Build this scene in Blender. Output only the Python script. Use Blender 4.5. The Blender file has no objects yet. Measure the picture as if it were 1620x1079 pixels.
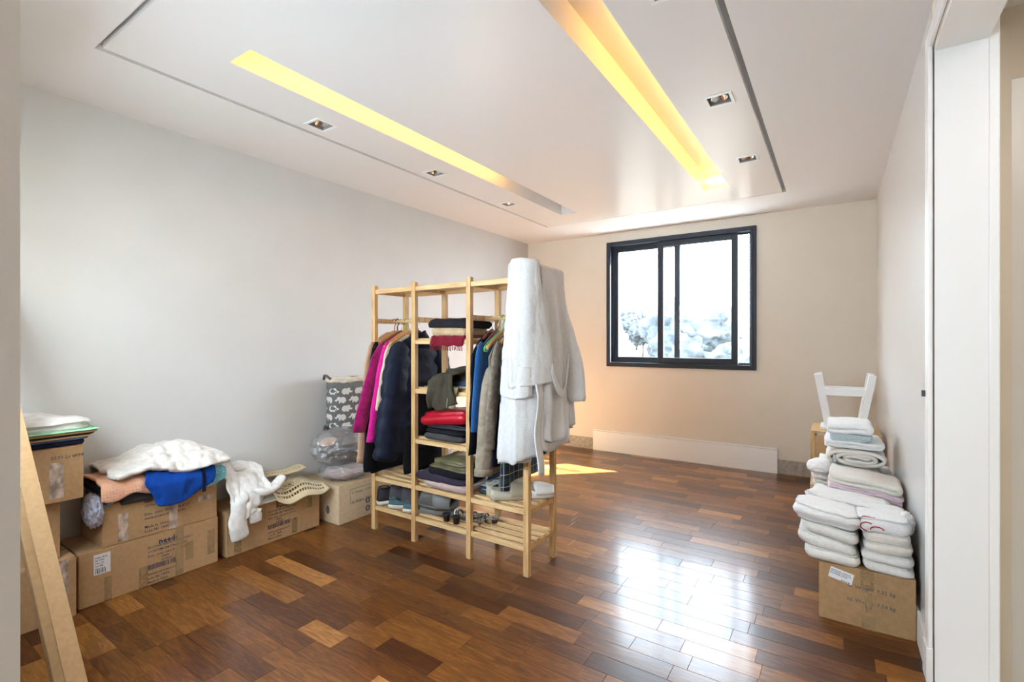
import bpy, bmesh, math, random
from mathutils import Vector, Matrix, noise
PI = math.pi
sin, cos = math.sin, math.cos
rnd = random.Random(7)
C = bpy.context.scene
COL = C.collection

# ------------------------------------------------------------------ camera
cam_d = bpy.data.cameras.new('camera')
cam = bpy.data.objects.new('camera', cam_d); COL.objects.link(cam)
cam.location = (0, 0, 1.3)
cam.rotation_euler = (PI/2, 0, math.radians(33.6))
cam_d.sensor_width = 36; cam_d.lens = 770/1620*36
cam_d.shift_y = 1.5/1620
cam_d.clip_start = 0.02; cam_d.clip_end = 600
C.camera = cam

# ------------------------------------------------------------------ world, sun, exposure
C.view_settings.view_transform = 'Standard'
C.view_settings.look = 'None'
C.view_settings.gamma = 1.0
C.view_settings.use_curve_mapping = False
C.view_settings.exposure = 0.35
W = bpy.data.worlds.new('sky'); C.world = W; W.use_nodes = True
bg = W.node_tree.nodes['Background']
bg.inputs[0].default_value = (0.76, 0.885, 1.0, 1); bg.inputs[1].default_value = 17.5
sd = bpy.data.lights.new('sun', 'SUN'); sun = bpy.data.objects.new('sun', sd); COL.objects.link(sun)
sd.energy = 150.0; sd.angle = math.radians(0.6); sd.color = (1.0, 0.92, 0.79)
sun.rotation_euler = Vector((-0.82, -0.76, -1.05)).to_track_quat('-Z', 'Y').to_euler()
sun.location = (6, 10, 9)
# fill lamps added in the unseen hall, behind and beside the camera
def fill_lamp(x, y, z, sx, sy, power, color):
    l = bpy.data.lights.new('fill_light', 'AREA'); o = bpy.data.objects.new('fill_light', l); COL.objects.link(o)
    l.shape = 'RECTANGLE'; l.size = sx; l.size_y = sy; l.energy = power; l.color = color
    o.location = (x, y, z); return o
fill_lamp(-0.35, -1.0, 2.54, 1.6, 1.2, 14, (1.0, 0.94, 0.86))
fill_lamp(1.05, 1.1, 2.54, 0.8, 2.0, 15, (1.0, 0.95, 0.90))

# ------------------------------------------------------------------ helpers
def fbm(x, y, z=0.0, o=3):
    return noise.fractal(Vector((x, y, z)), 1.0, 2.1, o)
def ridg(x, y, z=0.0):
    return 1 - 2*abs(noise.noise(Vector((x, y, z))))

def tag(o, label=None, cat=None, group=None, kind=None):
    if label: o['label'] = label
    if cat: o['category'] = cat
    if group: o['group'] = group
    if kind: o['kind'] = kind
    return o
def thing(name, label, cat, loc=(0, 0, 0), group=None, rz=0):
    o = bpy.data.objects.new(name, None); COL.objects.link(o)
    o.location = loc; o.rotation_euler = (0, 0, rz); o.empty_display_size = 0.05
    return tag(o, label, cat, group)
def absloc(o):
    v = Vector((0, 0, 0))
    while o is not None:
        v += o.location; o = o.parent
    return v
def mk(name, verts, faces, mat, parent=None, smooth=False, world=True):
    """one mesh object; verts are world coordinates (or local when world=False)"""
    verts = [Vector(v) for v in verts]
    if parent is None:
        lo = Vector((min(v.x for v in verts), min(v.y for v in verts), min(v.z for v in verts)))
        hi = Vector((max(v.x for v in verts), max(v.y for v in verts), 0))
        org = Vector(((lo.x+hi.x)/2, (lo.y+hi.y)/2, lo.z))
    else:
        org = absloc(parent) if world else Vector((0, 0, 0))
    me = bpy.data.meshes.new(name)
    me.from_pydata([v-org for v in verts], [], faces)
    if smooth:
        me.polygons.foreach_set('use_smooth', [True]*len(me.polygons))
    me.materials.append(mat); me.update()
    o = bpy.data.objects.new(name, me); COL.objects.link(o)
    if parent is None: o.location = org
    else: o.parent = parent
    return o
def fix_normals(o):
    bm = bmesh.new(); bm.from_mesh(o.data)
    bmesh.ops.recalc_face_normals(bm, faces=bm.faces); bm.to_mesh(o.data); bm.free()
    return o
CUBE_F = [(0,3,2,1),(4,5,6,7),(0,1,5,4),(1,2,6,5),(2,3,7,6),(3,0,4,7)]
def cube_v(x0, x1, y0, y1, z0, z1):
    return [(x0,y0,z0),(x1,y0,z0),(x1,y1,z0),(x0,y1,z0),(x0,y0,z1),(x1,y0,z1),(x1,y1,z1),(x0,y1,z1)]
def bevel_mod(o, w=0.003, seg=2):
    m = o.modifiers.new('bevel', 'BEVEL'); m.width = w; m.segments = seg; m.limit_method = 'ANGLE'
    return o
def box(name, x0, x1, y0, y1, z0, z1, mat, parent=None, bev=0, world=True):
    o = mk(name, cube_v(x0,x1,y0,y1,z0,z1), CUBE_F, mat, parent, world=world)
    if bev: bevel_mod(o, bev)
    return o
def obox(name, p, q, w, h, mat, parent=None, up=(0,0,1), bev=0, world=True):
    """beam from p to q; w across (side), h along up"""
    p, q = Vector(p), Vector(q); d = (q-p).normalized()
    s = d.cross(Vector(up)).normalized(); u = s.cross(d).normalized()
    vs = []
    for a in (p, q):
        for i, j in ((-1,-1),(1,-1),(1,1),(-1,1)): vs.append(a+s*(i*w/2)+u*(j*h/2))
    o = mk(name, vs, CUBE_F, mat, parent, world=world); fix_normals(o)
    if bev: bevel_mod(o, bev)
    return o
def multi(name, cubes, mat, parent=None, bev=0, world=True):
    vs, fs = [], []
    for c in cubes:
        b = len(vs); vs += cube_v(*c); fs += [tuple(i+b for i in f) for f in CUBE_F]
    o = mk(name, vs, fs, mat, parent, world=world)
    if bev: bevel_mod(o, bev)
    return o
def loft(name, rings, mat, parent=None, closed=True, caps=True, smooth=True, thick=0, world=True, sub=0):
    n = len(rings[0]); vs = [p for r in rings for p in r]; fs = []
    for i in range(len(rings)-1):
        for j in range(n if closed else n-1):
            a, b = i*n+j, i*n+(j+1) % n
            fs.append((a, b, b+n, a+n))
    if caps and closed:
        fs.append(tuple(range(n))[::-1]); fs.append(tuple((len(rings)-1)*n+k for k in range(n)))
    o = mk(name, vs, fs, mat, parent, smooth, world)
    if closed: fix_normals(o)
    if thick:
        m = o.modifiers.new('thickness', 'SOLIDIFY'); m.thickness = thick; m.offset = 0
    if sub:
        m = o.modifiers.new('smooth', 'SUBSURF'); m.levels = sub; m.render_levels = sub
    return o
def tube(name, pts, r, mat, parent=None, seg=8, world=True, rs=None):
    pts = [Vector(p) for p in pts]; rings = []
    up = Vector((0.3, 0.2, 1)).normalized()
    for i, p in enumerate(pts):
        d = (pts[min(i+1, len(pts)-1)]-pts[max(i-1, 0)]).normalized()
        s = d.cross(up)
        if s.length < 1e-3: s = d.cross(Vector((1, 0, 0)))
        s.normalize(); u = s.cross(d); rr = rs[i] if rs else r
        rings.append([p+s*(rr*cos(2*PI*k/seg))+u*(rr*sin(2*PI*k/seg)) for k in range(seg)])
    return loft(name, rings, mat, parent, world=world)
def sheet(name, fn, nu, nv, mat, parent=None, thick=0.004, holes=False):
    vs, fs = [], []
    if not holes:
        for i in range(nu+1):
            for j in range(nv+1): vs.append(fn(i/nu, j/nv))
        for i in range(nu):
            for j in range(nv):
                a = i*(nv+1)+j; fs.append((a, a+nv+1, a+nv+2, a+1))
    else:                                   # every cell has an opening in it
        idx = {}
        def V(u, v):
            k = (round(u*1e5), round(v*1e5))
            if k not in idx: idx[k] = len(vs); vs.append(fn(u, v))
            return idx[k]
        du, dv = 1/nu, 1/nv
        for i in range(nu):
            for j in range(nv):
                u, v = i*du, j*dv; a, b = 0.17*du, 0.24*dv
                o_ = [V(u,v), V(u+du,v), V(u+du,v+dv), V(u,v+dv)]
                i_ = [V(u+a,v+b), V(u+du-a,v+b), V(u+du-a,v+dv-b), V(u+a,v+dv-b)]
                if i in (0, nu-1) or j in (0, nv-1): fs.append(tuple(i_))
                for k in range(4): fs.append((o_[k], o_[(k+1)%4], i_[(k+1)%4], i_[k]))
    o = mk(name, vs, fs, mat, parent, True)
    if thick:
        m = o.modifiers.new('thickness', 'SOLIDIFY'); m.thickness = thick; m.offset = 0
    return o
def sgn_pow(v, e): return math.copysign(abs(v)**e, v)
def slab(name, cx, cy, z0, lx, ly, h, mat, parent=None, layers=2, amp=0.006, seed=0, tx=0, ty=0, rz=0, e=0.22, inset=0.012, zf=None, wr=9, dome=0.0, seg=56):
    """a soft folded cloth: rounded slab with layer creases round its edge"""
    rings = []; rows = []
    for s in (0.02, 0.5, 0.85): rows.append((s, 0.0, 0))
    K = 5
    for l in range(layers):
        for k in range(K+1):
            if l and k == 0: continue
            a = k/K
            rows.append((1.0, (l+a)/layers, -inset*(1-sin(PI*a)) if (0 < k < K) else -inset))
    for s in (0.93, 0.8, 0.6, 0.4, 0.2, 0.02): rows.append((s, 1.0, 0))
    cr, sr = cos(rz), sin(rz)
    for s, t, off in rows:
        ring = []
        for k in range(seg):
            a = 2*PI*k/seg
            px = sgn_pow(cos(a), e); py = sgn_pow(sin(a), e)
            x = px*(lx/2+off)*s; y = py*(ly/2+off)*s
            wob = amp*1.6*fbm(x*5+seed, y*5, t*layers*1.3)
            x += wob*px; y += wob*py
            z = h*t
            if t > 0.02:
                z += amp*t*(fbm(x*wr+seed*3.1, y*wr, seed)+0.6*ridg(x*wr*1.5, y*wr*0.7+seed, 3))
            edge = max(0, 1-s*s)
            z += dome*t*edge - (h*0.10*t*(s**8) if t >= 1 else 0)
            z += tx*x+ty*y
            if zf: z += zf(x, y)*t if False else zf(x, y)
            ring.append((cx+x*cr-y*sr, cy+x*sr+y*cr, z0+z))
        rings.append(ring)
    return loft(name, rings, mat, parent, smooth=True)
def ribbon(name, path, t, length, mat, loc, rz=0, parent=None, amp=0.004, seed=0, rows=10, world=True):
    """cloth seen from its folded end: path lies in local (x,z), extruded along local y"""
    n = len(path); L, R = [], []
    for i in range(n):
        a = path[max(i-1, 0)]; b = path[min(i+1, n-1)]
        dx, dz = b[0]-a[0], b[1]-a[1]; m = math.hypot(dx, dz) or 1
        nx, nz = -dz/m, dx/m
        L.append((path[i][0]+nx*t/2, path[i][1]+nz*t/2)); R.append((path[i][0]-nx*t/2, path[i][1]-nz*t/2))
    outline = L+R[::-1]; rings = []; cr, sr = cos(rz), sin(rz)
    for k in range(rows+1):
        y = length*k/rows; ring = []
        sh = 1.0-0.05*((2*k/rows-1)**6)
        for (x, z) in outline:
            ax = amp*fbm(x*9+seed, y*7, z*9); az = amp*fbm(x*8, y*8+seed*2, 5+z*6)
            X = x*sh+ax; Z = max(z*1.0+az, 0.0); Y = y+amp*1.5*fbm(x*12, seed, z*14)*(1 if k in (0, rows) else 0.3)
            ring.append((loc[0]+X*cr-Y*sr, loc[1]+X*sr+Y*cr, loc[2]+Z))
        rings.append(ring)
    m = len(outline); vs = [p for r in rings for p in r]; fs = []
    for i in range(rows):
        for j in range(m):
            a, b = i*m+j, i*m+(j+1) % m; fs.append((a, b, b+m, a+m))
    for base in (0, rows*m):
        for j in range(n-1):
            fs.append((base+j, base+j+1, base+m-2-j, base+m-1-j))
    o = mk(name, vs, fs, mat, parent, True, world); fix_normals(o); return o
def serp(w, t, layers, seg=6):
    """serpentine fold path, layers of pitch t"""
    p = []
    for i in range(layers):
        z = t*(i+0.5); d = 1 if i % 2 == 0 else -1
        ww = w/2*(1-0.03*((i*37) % 3))
        xs = [-ww+t/2+(2*ww-t)*k/8 for k in range(9)]
        if d < 0: xs = xs[::-1]
        p += [(x, z+0.004*sin(x*30+i)) for x in xs]
        if i < layers-1:
            cx = xs[-1]
            for k in range(1, seg):
                a = -PI/2+PI*k/seg; p.append((cx+d*cos(a)*t/2*0.95, z+t/2+sin(a)*t/2))
    return p
def spiral(w, h, t, turns):
    p = []; N = int(turns*28)
    for i in range(N+1):
        u = i/N; a = 2*PI*turns*u
        k = 0.16+0.84*u
        p.append((sgn_pow(cos(a), 0.8)*(w/2-t/2)*(0.62+0.38*u if u > 0 else 0.62)*(0.55+0.45*u), h/2+sgn_pow(sin(a), 0.9)*(h/2-t/2)*k))
    return p
def copy_tree(o, parent=None):
    c = o.copy(); COL.objects.link(c); c.parent = parent
    for ch in list(o.children): copy_tree(ch, c)
    return c

# ------------------------------------------------------------------ materials
def newmat(name):
    m = bpy.data.materials.new(name); m.use_nodes = True
    return m, m.node_tree, m.node_tree.nodes['Principled BSDF']
def nd(t, typ, **kw):
    n = t.nodes.new(typ)
    for k, v in kw.items(): setattr(n, k, v)
    return n
def surf(name, col, rough=0.6, spec=0.4, metal=0, var=0.0, vscale=8, bump=0.0, bscale=60, stretch=(1,1,1), sheen=0, coat=0, col2=None, detail=4):
    m, t, b = newmat(name)
    b.inputs['Base Color'].default_value = (*col, 1); b.inputs['Roughness'].default_value = rough
    b.inputs['Specular IOR Level'].default_value = spec; b.inputs['Metallic'].default_value = metal
    if sheen: b.inputs['Sheen Weight'].default_value = sheen
    if coat: b.inputs['Coat Weight'].default_value = coat; b.inputs['Coat Roughness'].default_value = 0.2
    tc = nd(t, 'ShaderNodeTexCoord'); mp = nd(t, 'ShaderNodeMapping'); mp.inputs['Scale'].default_value = stretch
    t.links.new(tc.outputs['Object'], mp.inputs[0])
    if var or col2:
        nz = nd(t, 'ShaderNodeTexNoise'); nz.inputs['Scale'].default_value = vscale; nz.inputs['Detail'].default_value = detail
        t.links.new(mp.outputs[0], nz.inputs['Vector'])
        rp = nd(t, 'ShaderNodeValToRGB'); rp.color_ramp.elements[0].position = 0.35; rp.color_ramp.elements[1].position = 0.65
        c2 = col2 or tuple(min(1, c*(1+var)) for c in col); c1 = col if col2 else tuple(c*(1-var) for c in col)
        rp.color_ramp.elements[0].color = (*c1, 1); rp.color_ramp.elements[1].color = (*c2, 1)
        t.links.new(nz.outputs[0], rp.inputs[0]); t.links.new(rp.outputs[0], b.inputs['Base Color'])
    if bump:
        n2 = nd(t, 'ShaderNodeTexNoise'); n2.inputs['Scale'].default_value = bscale; n2.inputs['Detail'].default_value = 5
        t.links.new(mp.outputs[0], n2.inputs['Vector'])
        bp = nd(t, 'ShaderNodeBump'); bp.inputs['Strength'].default_value = bump; bp.inputs['Distance'].default_value = 0.004
        t.links.new(n2.outputs[0], bp.inputs['Height']); t.links.new(bp.outputs[0], b.inputs['Normal'])
    return m
def cloth(name, col, var=0.10, rough=0.95, bump=0.35, bscale=160, sheen=0.15, **k):
    if max(col) < 0.12: sheen *= 0.1
    return surf(name, col, rough, 0.12, 0, var, 26, bump, bscale, sheen=sheen, **k)
M = {}
M['wall'] = surf('wall paint with warm light tint', (0.725, 0.65, 0.54), 0.55, 0.35, var=0.015, vscale=3, bump=0.06, bscale=220)  # same paint as the left wall, warm light put into the colour
M['wall_l'] = surf('wall paint with cool light tint', (0.635, 0.62, 0.60), 0.55, 0.35, var=0.015, vscale=3, bump=0.06, bscale=220)  # same paint as the back wall, cool daylight put into the colour
M['wall_gloss'] = surf('satin wall enamel', (0.74, 0.73, 0.70), 0.22, 0.6, bump=0.015, bscale=9)
M['ceil'] = surf('white ceiling paint', (0.80, 0.775, 0.75), 0.45, 0.35, bump=0.02, bscale=150)
M['ceil_gloss'] = surf('smooth ceiling panel paint', (0.80, 0.775, 0.75), 0.30, 0.45)
M['white'] = surf('white lacquered trim', (0.88, 0.87, 0.85), 0.35, 0.5)
M['skirt'] = surf('cream skirting paint', (0.82, 0.79, 0.74), 0.4, 0.45)
M['plaster'] = surf('bare grey cement strip', (0.40, 0.35, 0.29), 0.9, 0.2, var=0.18, vscale=30, bump=0.5, bscale=80)
M['groove'] = surf('grey groove shade', (0.42, 0.43, 0.44), 0.7)  # shade of the ceiling groove put into a grey colour
M['frame'] = surf('blue black window aluminium', (0.010, 0.015, 0.026), 0.5, 0.5)
M['card'] = surf('brown cardboard', (0.50, 0.31, 0.155), 0.85, 0.2, var=0.06, vscale=60, bump=0.12, bscale=90)
M['card_d'] = surf('darker cardboard', (0.40, 0.245, 0.12), 0.85, 0.2, var=0.07, vscale=40, bump=0.12, bscale=90)
M['card_p'] = surf('pale cardboard', (0.62, 0.46, 0.29), 0.85, 0.2, var=0.06, vscale=40, bump=0.1)
M['tape_o'] = surf('clear brown packing tape', (0.66, 0.44, 0.22), 0.15, 0.6, var=0.12, vscale=22, bump=0.6, bscale=30)
M['tape_wo'] = surf('wrinkled pale packing tape', (0.66, 0.52, 0.42), 0.12, 0.8, var=0.45, vscale=34, bump=1.0, bscale=26, stretch=(1,1,0.6))
M['ink'] = surf('dark blue print ink', (0.045, 0.045, 0.10), 0.8, 0.1)
M['inkg'] = surf('grey print ink', (0.13, 0.12, 0.13), 0.8, 0.1)
M['paper'] = surf('white sticker paper', (0.82, 0.82, 0.84), 0.6, 0.3)
M['pine'] = surf('light pine wood', (0.50, 0.285, 0.115), 0.45, 0.35, var=0.0, vscale=9, col2=(0.66, 0.42, 0.19), stretch=(6,6,0.7), bump=0.08, bscale=18)
M['pine_x'] = surf('light pine wood slats', (0.54, 0.33, 0.145), 0.45, 0.35, vscale=9, col2=(0.70, 0.48, 0.24), stretch=(0.7,6,6), bump=0.08, bscale=18)
M['hole'] = surf('dark screw recess', (0.03, 0.02, 0.015), 0.6)
M['steel'] = surf('chrome steel', (0.65, 0.66, 0.68), 0.25, 0.5, metal=1)
M['lockm'] = surf('dark brushed lock steel', (0.12, 0.12, 0.14), 0.35, 0.5, metal=0.6)
M['dl'] = surf('spotlight aluminium', (0.30, 0.26, 0.25), 0.5, 0.4)
M['terry'] = surf('white terry towel', (0.86, 0.845, 0.825), 1.0, 0.05, bump=0.9, bscale=240, sheen=0.25, var=0.03, vscale=60)
M['terry_c'] = surf('cream terry towel', (0.78, 0.72, 0.64), 1.0, 0.05, bump=0.9, bscale=240, sheen=0.25, var=0.04, vscale=60)
M['terry_i'] = surf('ivory terry towel', (0.80, 0.77, 0.71), 1.0, 0.05, bump=0.9, bscale=240, sheen=0.25, var=0.04, vscale=60)
M['terry_p'] = surf('pale pink towel', (0.80, 0.60, 0.65), 1.0, 0.05, bump=0.7, bscale=240, sheen=0.25, var=0.05, vscale=60)
M['terry_g'] = surf('pale grey green cloth', (0.50, 0.56, 0.57), 0.95, 0.1, bump=0.5, bscale=200, var=0.05, vscale=60)
M['robe'] = surf('white bathrobe terry', (0.62, 0.60, 0.58), 1.0, 0.05, bump=0.7, bscale=260, sheen=0.2, var=0.03, vscale=50)
M['satin'] = surf('white satin piping', (0.93, 0.94, 0.97), 0.4, 0.4)
def M_(k, *a, **kw): M[k] = cloth(k.replace('_', ' '), *a, **kw)
M_('cotton_white', (0.84, 0.82, 0.79)); M_('off_white', (0.78, 0.74, 0.69)); M_('royal_blue', (0.005, 0.055, 0.33), bump=0.2); M_('navy', (0.013, 0.018, 0.045))
M_('black_cloth', (0.010, 0.010, 0.012), bump=0.5); M_('charcoal', (0.018, 0.016, 0.018), bump=0.6); M_('charcoal_grey', (0.060, 0.055, 0.055)); M_('mid_grey', (0.20, 0.20, 0.215))
M_('magenta', (0.27, 0.004, 0.09), bump=0.9, bscale=110, sheen=0.3, var=0.3); M_('hot_pink', (0.62, 0.018, 0.24)); M_('camel', (0.50, 0.30, 0.18)); M_('cream_cloth', (0.66, 0.55, 0.41))
M_('lavender', (0.50, 0.49, 0.58)); M_('aqua', (0.19, 0.55, 0.64), var=0.3); M_('mint', (0.35, 0.72, 0.45)); M_('yellow_cloth', (0.72, 0.56, 0.22)); M_('mustard', (0.50, 0.30, 0.12)); M_('slate_blue', (0.10, 0.12, 0.26))
M_('olive', (0.060, 0.050, 0.034), bump=0.7); M_('khaki', (0.30, 0.25, 0.15)); M_('camel_knit', (0.50, 0.34, 0.20), bump=0.9); M_('maroon', (0.16, 0.005, 0.015), bump=0.8)
M_('taupe', (0.30, 0.245, 0.185), bump=0.6, var=0.18); M_('brown_tweed', (0.22, 0.18, 0.14), bump=0.8, var=0.3); M_('mid_blue', (0.02, 0.09, 0.26)); M_('denim', (0.03, 0.055, 0.14)); M_('dusty_pink', (0.46, 0.33, 0.29)); M_('plum_black', (0.035, 0.028, 0.045))
M['red_satin'] = surf('glossy red padded fabric', (0.42, 0.005, 0.018), 0.35, 0.5, var=0.15, bump=0.3, bscale=24)
M['olive_satin'] = surf('glossy olive nylon', (0.12, 0.105, 0.05), 0.33, 0.5, var=0.3, vscale=12, bump=0.5, bscale=16)
M['black_nylon'] = surf('black nylon', (0.009, 0.010, 0.016), 0.45, 0.4, var=0.2, bump=0.4, bscale=20)
M['puffer'] = surf('navy puffer nylon', (0.005, 0.008, 0.022), 0.65, 0.25, var=0.3, vscale=14, bump=1.0, bscale=26)
M['wood_h'] = surf('varnished hanger wood', (0.52, 0.25, 0.08), 0.35, 0.5, var=0.2, vscale=14, stretch=(1,6,6))
M['wood_hd'] = surf('dark red hanger wood', (0.16, 0.045, 0.03), 0.35, 0.5, var=0.2, vscale=14)
M['green_p'] = surf('green plastic', (0.16, 0.42, 0.05), 0.3, 0.5)
M['lime_p'] = surf('bright green plastic', (0.10, 0.55, 0.16), 0.3, 0.5)
M['orange_p'] = surf('orange brown plastic', (0.50, 0.13, 0.04), 0.3, 0.5)
M['black_p'] = surf('black plastic', (0.015, 0.015, 0.02), 0.35, 0.5)
M['mat'] = surf('beige rubber', (0.66, 0.54, 0.34), 0.5, 0.4, bump=0.2, bscale=40)
M['rub_b'] = surf('beige moulded rubber', (0.46, 0.41, 0.31), 0.4, 0.4)
M['rub_w'] = surf('white moulded rubber', (0.80, 0.79, 0.76), 0.4, 0.4)
M['rub_g'] = surf('grey moulded rubber', (0.17, 0.17, 0.165), 0.45, 0.4)
M['rub_gd'] = surf('dark grey rubber lining', (0.10, 0.09, 0.08), 0.5, 0.4)
M['shoe_k'] = surf('black shoe mesh', (0.018, 0.017, 0.02), 0.7, 0.3, var=0.3, bump=0.5)
M['shoe_d'] = surf('dark grey suede', (0.06, 0.055, 0.06), 0.85, 0.2, var=0.2, bump=0.4)
M['shoe_t'] = surf('teal grey canvas', (0.07, 0.12, 0.135), 0.85, 0.2, var=0.2, bump=0.4)
M['sole'] = surf('worn white sole', (0.58, 0.53, 0.47), 0.6, 0.3, var=0.12)
M['inner'] = surf('tan shoe lining', (0.22, 0.13, 0.07), 0.8, 0.2)
M['red_thread'] = surf('red embroidery thread', (0.40, 0.01, 0.015), 0.6, 0.3)
M['stool'] = surf('white painted stool wood', (0.84, 0.83, 0.81), 0.4, 0.4)

# plaid and dotted, patterned cloth
def plaid():
    m, t, b = newmat('dark plaid flannel'); b.inputs['Roughness'].default_value = 0.95
    tc = nd(t, 'ShaderNodeTexCoord'); sp = nd(t, 'ShaderNodeSeparateXYZ'); t.links.new(tc.outputs['Object'], sp.inputs[0])
    prev = None
    base = nd(t, 'ShaderNodeRGB'); base.outputs[0].default_value = (0.012, 0.016, 0.030, 1); cur = base.outputs[0]
    for ax, sc, ph, th, col in (('Y', 11, 0, 0.30, (0.02, 0.05, 0.045, 1)), ('Z', 11, 0, 0.30, (0.02, 0.05, 0.045, 1)), ('Y', 22, .2, 0.08, (0.42, 0.46, 0.46, 1)), ('Z', 15, .3, 0.07, (0.42, 0.46, 0.46, 1))):
        mu = nd(t, 'ShaderNodeMath', operation='MULTIPLY_ADD'); mu.inputs[1].default_value = sc; mu.inputs[2].default_value = ph
        fr = nd(t, 'ShaderNodeMath', operation='FRACT'); lt = nd(t, 'ShaderNodeMath', operation='LESS_THAN'); lt.inputs[1].default_value = th
        mx = nd(t, 'ShaderNodeMix', data_type='RGBA'); mf = nd(t, 'ShaderNodeMath', operation='MULTIPLY'); mf.inputs[1].default_value = 0.75
        t.links.new(sp.outputs[ax], mu.inputs[0]); t.links.new(mu.outputs[0], fr.inputs[0]); t.links.new(fr.outputs[0], lt.inputs[0]); t.links.new(lt.outputs[0], mf.inputs[0])
        t.links.new(mf.outputs[0], mx.inputs[0]); t.links.new(cur, mx.inputs[6]); mx.inputs[7].default_value = col; cur = mx.outputs[2]
    t.links.new(cur, b.inputs['Base Color']); return m
M['plaid'] = plaid()
def dotted(name, base, dot, scale=70, th=0.28):
    m, t, b = newmat(name); b.inputs['Roughness'].default_value = 0.9
    tc = nd(t, 'ShaderNodeTexCoord'); v = nd(t, 'ShaderNodeTexVoronoi'); v.inputs['Scale'].default_value = scale; v.inputs['Randomness'].default_value = 0.35
    t.links.new(tc.outputs['Object'], v.inputs['Vector'])
    rp = nd(t, 'ShaderNodeValToRGB'); rp.color_ramp.elements[0].position = th; rp.color_ramp.elements[1].position = th+0.06
    rp.color_ramp.elements[0].color = (*dot, 1); rp.color_ramp.elements[1].color = (*base, 1)
    t.links.new(v.outputs['Distance'], rp.inputs[0]); t.links.new(rp.outputs[0], b.inputs['Base Color']); return m
M['peach_dots'] = dotted('peach cotton with small grey dots', (0.80, 0.42, 0.26), (0.42, 0.30, 0.30), 75, 0.22)
M['blue_print'] = dotted('blue patterned cotton', (0.05, 0.13, 0.34), (0.30, 0.42, 0.62), 22, 0.42)
M['aqua_print'] = dotted('aqua patterned cotton', (0.20, 0.56, 0.66), (0.42, 0.72, 0.78), 55, 0.30)
M['sandal_print'] = dotted('striped sandal lining', (0.35, 0.30, 0.22), (0.03, 0.03, 0.03), 60, 0.4)

# clear plastic film: transparent with a glossy crinkled surface
def film(name, tint, alpha=0.35):
    m, t, b = newmat(name); t.nodes.remove(b)
    out = [n for n in t.nodes if n.type == 'OUTPUT_MATERIAL'][0]
    tr = nd(t, 'ShaderNodeBsdfTransparent'); tr.inputs[0].default_value = (*tint, 1)
    gl = nd(t, 'ShaderNodeBsdfGlossy'); gl.inputs['Roughness'].default_value = 0.14; df = nd(t, 'ShaderNodeBsdfDiffuse'); df.inputs[0].default_value = (0.85, 0.85, 0.86, 1)
    tc = nd(t, 'ShaderNodeTexCoord'); nz = nd(t, 'ShaderNodeTexNoise'); nz.inputs['Scale'].default_value = 22; nz.inputs['Detail'].default_value = 4
    t.links.new(tc.outputs['Object'], nz.inputs['Vector'])
    bp = nd(t, 'ShaderNodeBump'); bp.inputs['Strength'].default_value = 1; bp.inputs['Distance'].default_value = 0.02
    t.links.new(nz.outputs[0], bp.inputs['Height']); t.links.new(bp.outputs[0], gl.inputs['Normal'])
    m1 = nd(t, 'ShaderNodeMixShader'); m1.inputs[0].default_value = 0.45; t.links.new(gl.outputs[0], m1.inputs[1]); t.links.new(df.outputs[0], m1.inputs[2])
    m2 = nd(t, 'ShaderNodeMixShader'); m2.inputs[0].default_value = alpha; t.links.new(tr.outputs[0], m2.inputs[1]); t.links.new(m1.outputs[0], m2.inputs[2])
    t.links.new(m2.outputs[0], out.inputs[0]); return m
M['film'] = film('clear crinkled plastic bag', (0.95, 0.95, 0.95), 0.30)
M['film2'] = film('silvery crinkled plastic bag', (0.95, 0.95, 0.97), 0.55)
def glass():
    m, t, b = newmat('window glass'); t.nodes.remove(b)
    out = [n for n in t.nodes if n.type == 'OUTPUT_MATERIAL'][0]
    tr = nd(t, 'ShaderNodeBsdfTransparent'); tr.inputs[0].default_value = (0.97, 0.99, 1, 1)
    gl = nd(t, 'ShaderNodeBsdfGlossy'); gl.inputs['Roughness'].default_value = 0.02
    lw = nd(t, 'ShaderNodeLayerWeight'); lw.inputs[0].default_value = 0.5      # facing: works on both sides of the pane
    pw = nd(t, 'ShaderNodeMath', operation='POWER'); pw.inputs[1].default_value = 5
    fr = nd(t, 'ShaderNodeMath', operation='MULTIPLY_ADD'); fr.inputs[1].default_value = 0.6; fr.inputs[2].default_value = 0.008
    t.links.new(lw.outputs['Facing'], pw.inputs[0]); t.links.new(pw.outputs[0], fr.inputs[0])
    mx = nd(t, 'ShaderNodeMixShader'); t.links.new(fr.outputs[0], mx.inputs[0]); t.links.new(tr.outputs[0], mx.inputs[1]); t.links.new(gl.outputs[0], mx.inputs[2])
    t.links.new(mx.outputs[0], out.inputs[0]); return m
M['glass'] = glass()
def see_thru(m, a):
    t = m.node_tree; b = t.nodes['Principled BSDF']; b.inputs['Alpha'].default_value = a; return m
M['tape'] = see_thru(M['tape_o'], 0.45); M['tape_w'] = see_thru(M['tape_wo'], 0.8)
def emis(name, col, s):
    m, t, b = newmat(name); b.inputs['Emission Color'].default_value = (*col, 1); b.inputs['Emission Strength'].default_value = s
    b.inputs['Base Color'].default_value = (*col, 1); return m
M['led'] = emis('warm strip lamp', (1.0, 0.54, 0.10), 12)
M['led_b'] = emis('warm strip lamp end', (1.0, 0.58, 0.15), 24)

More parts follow.
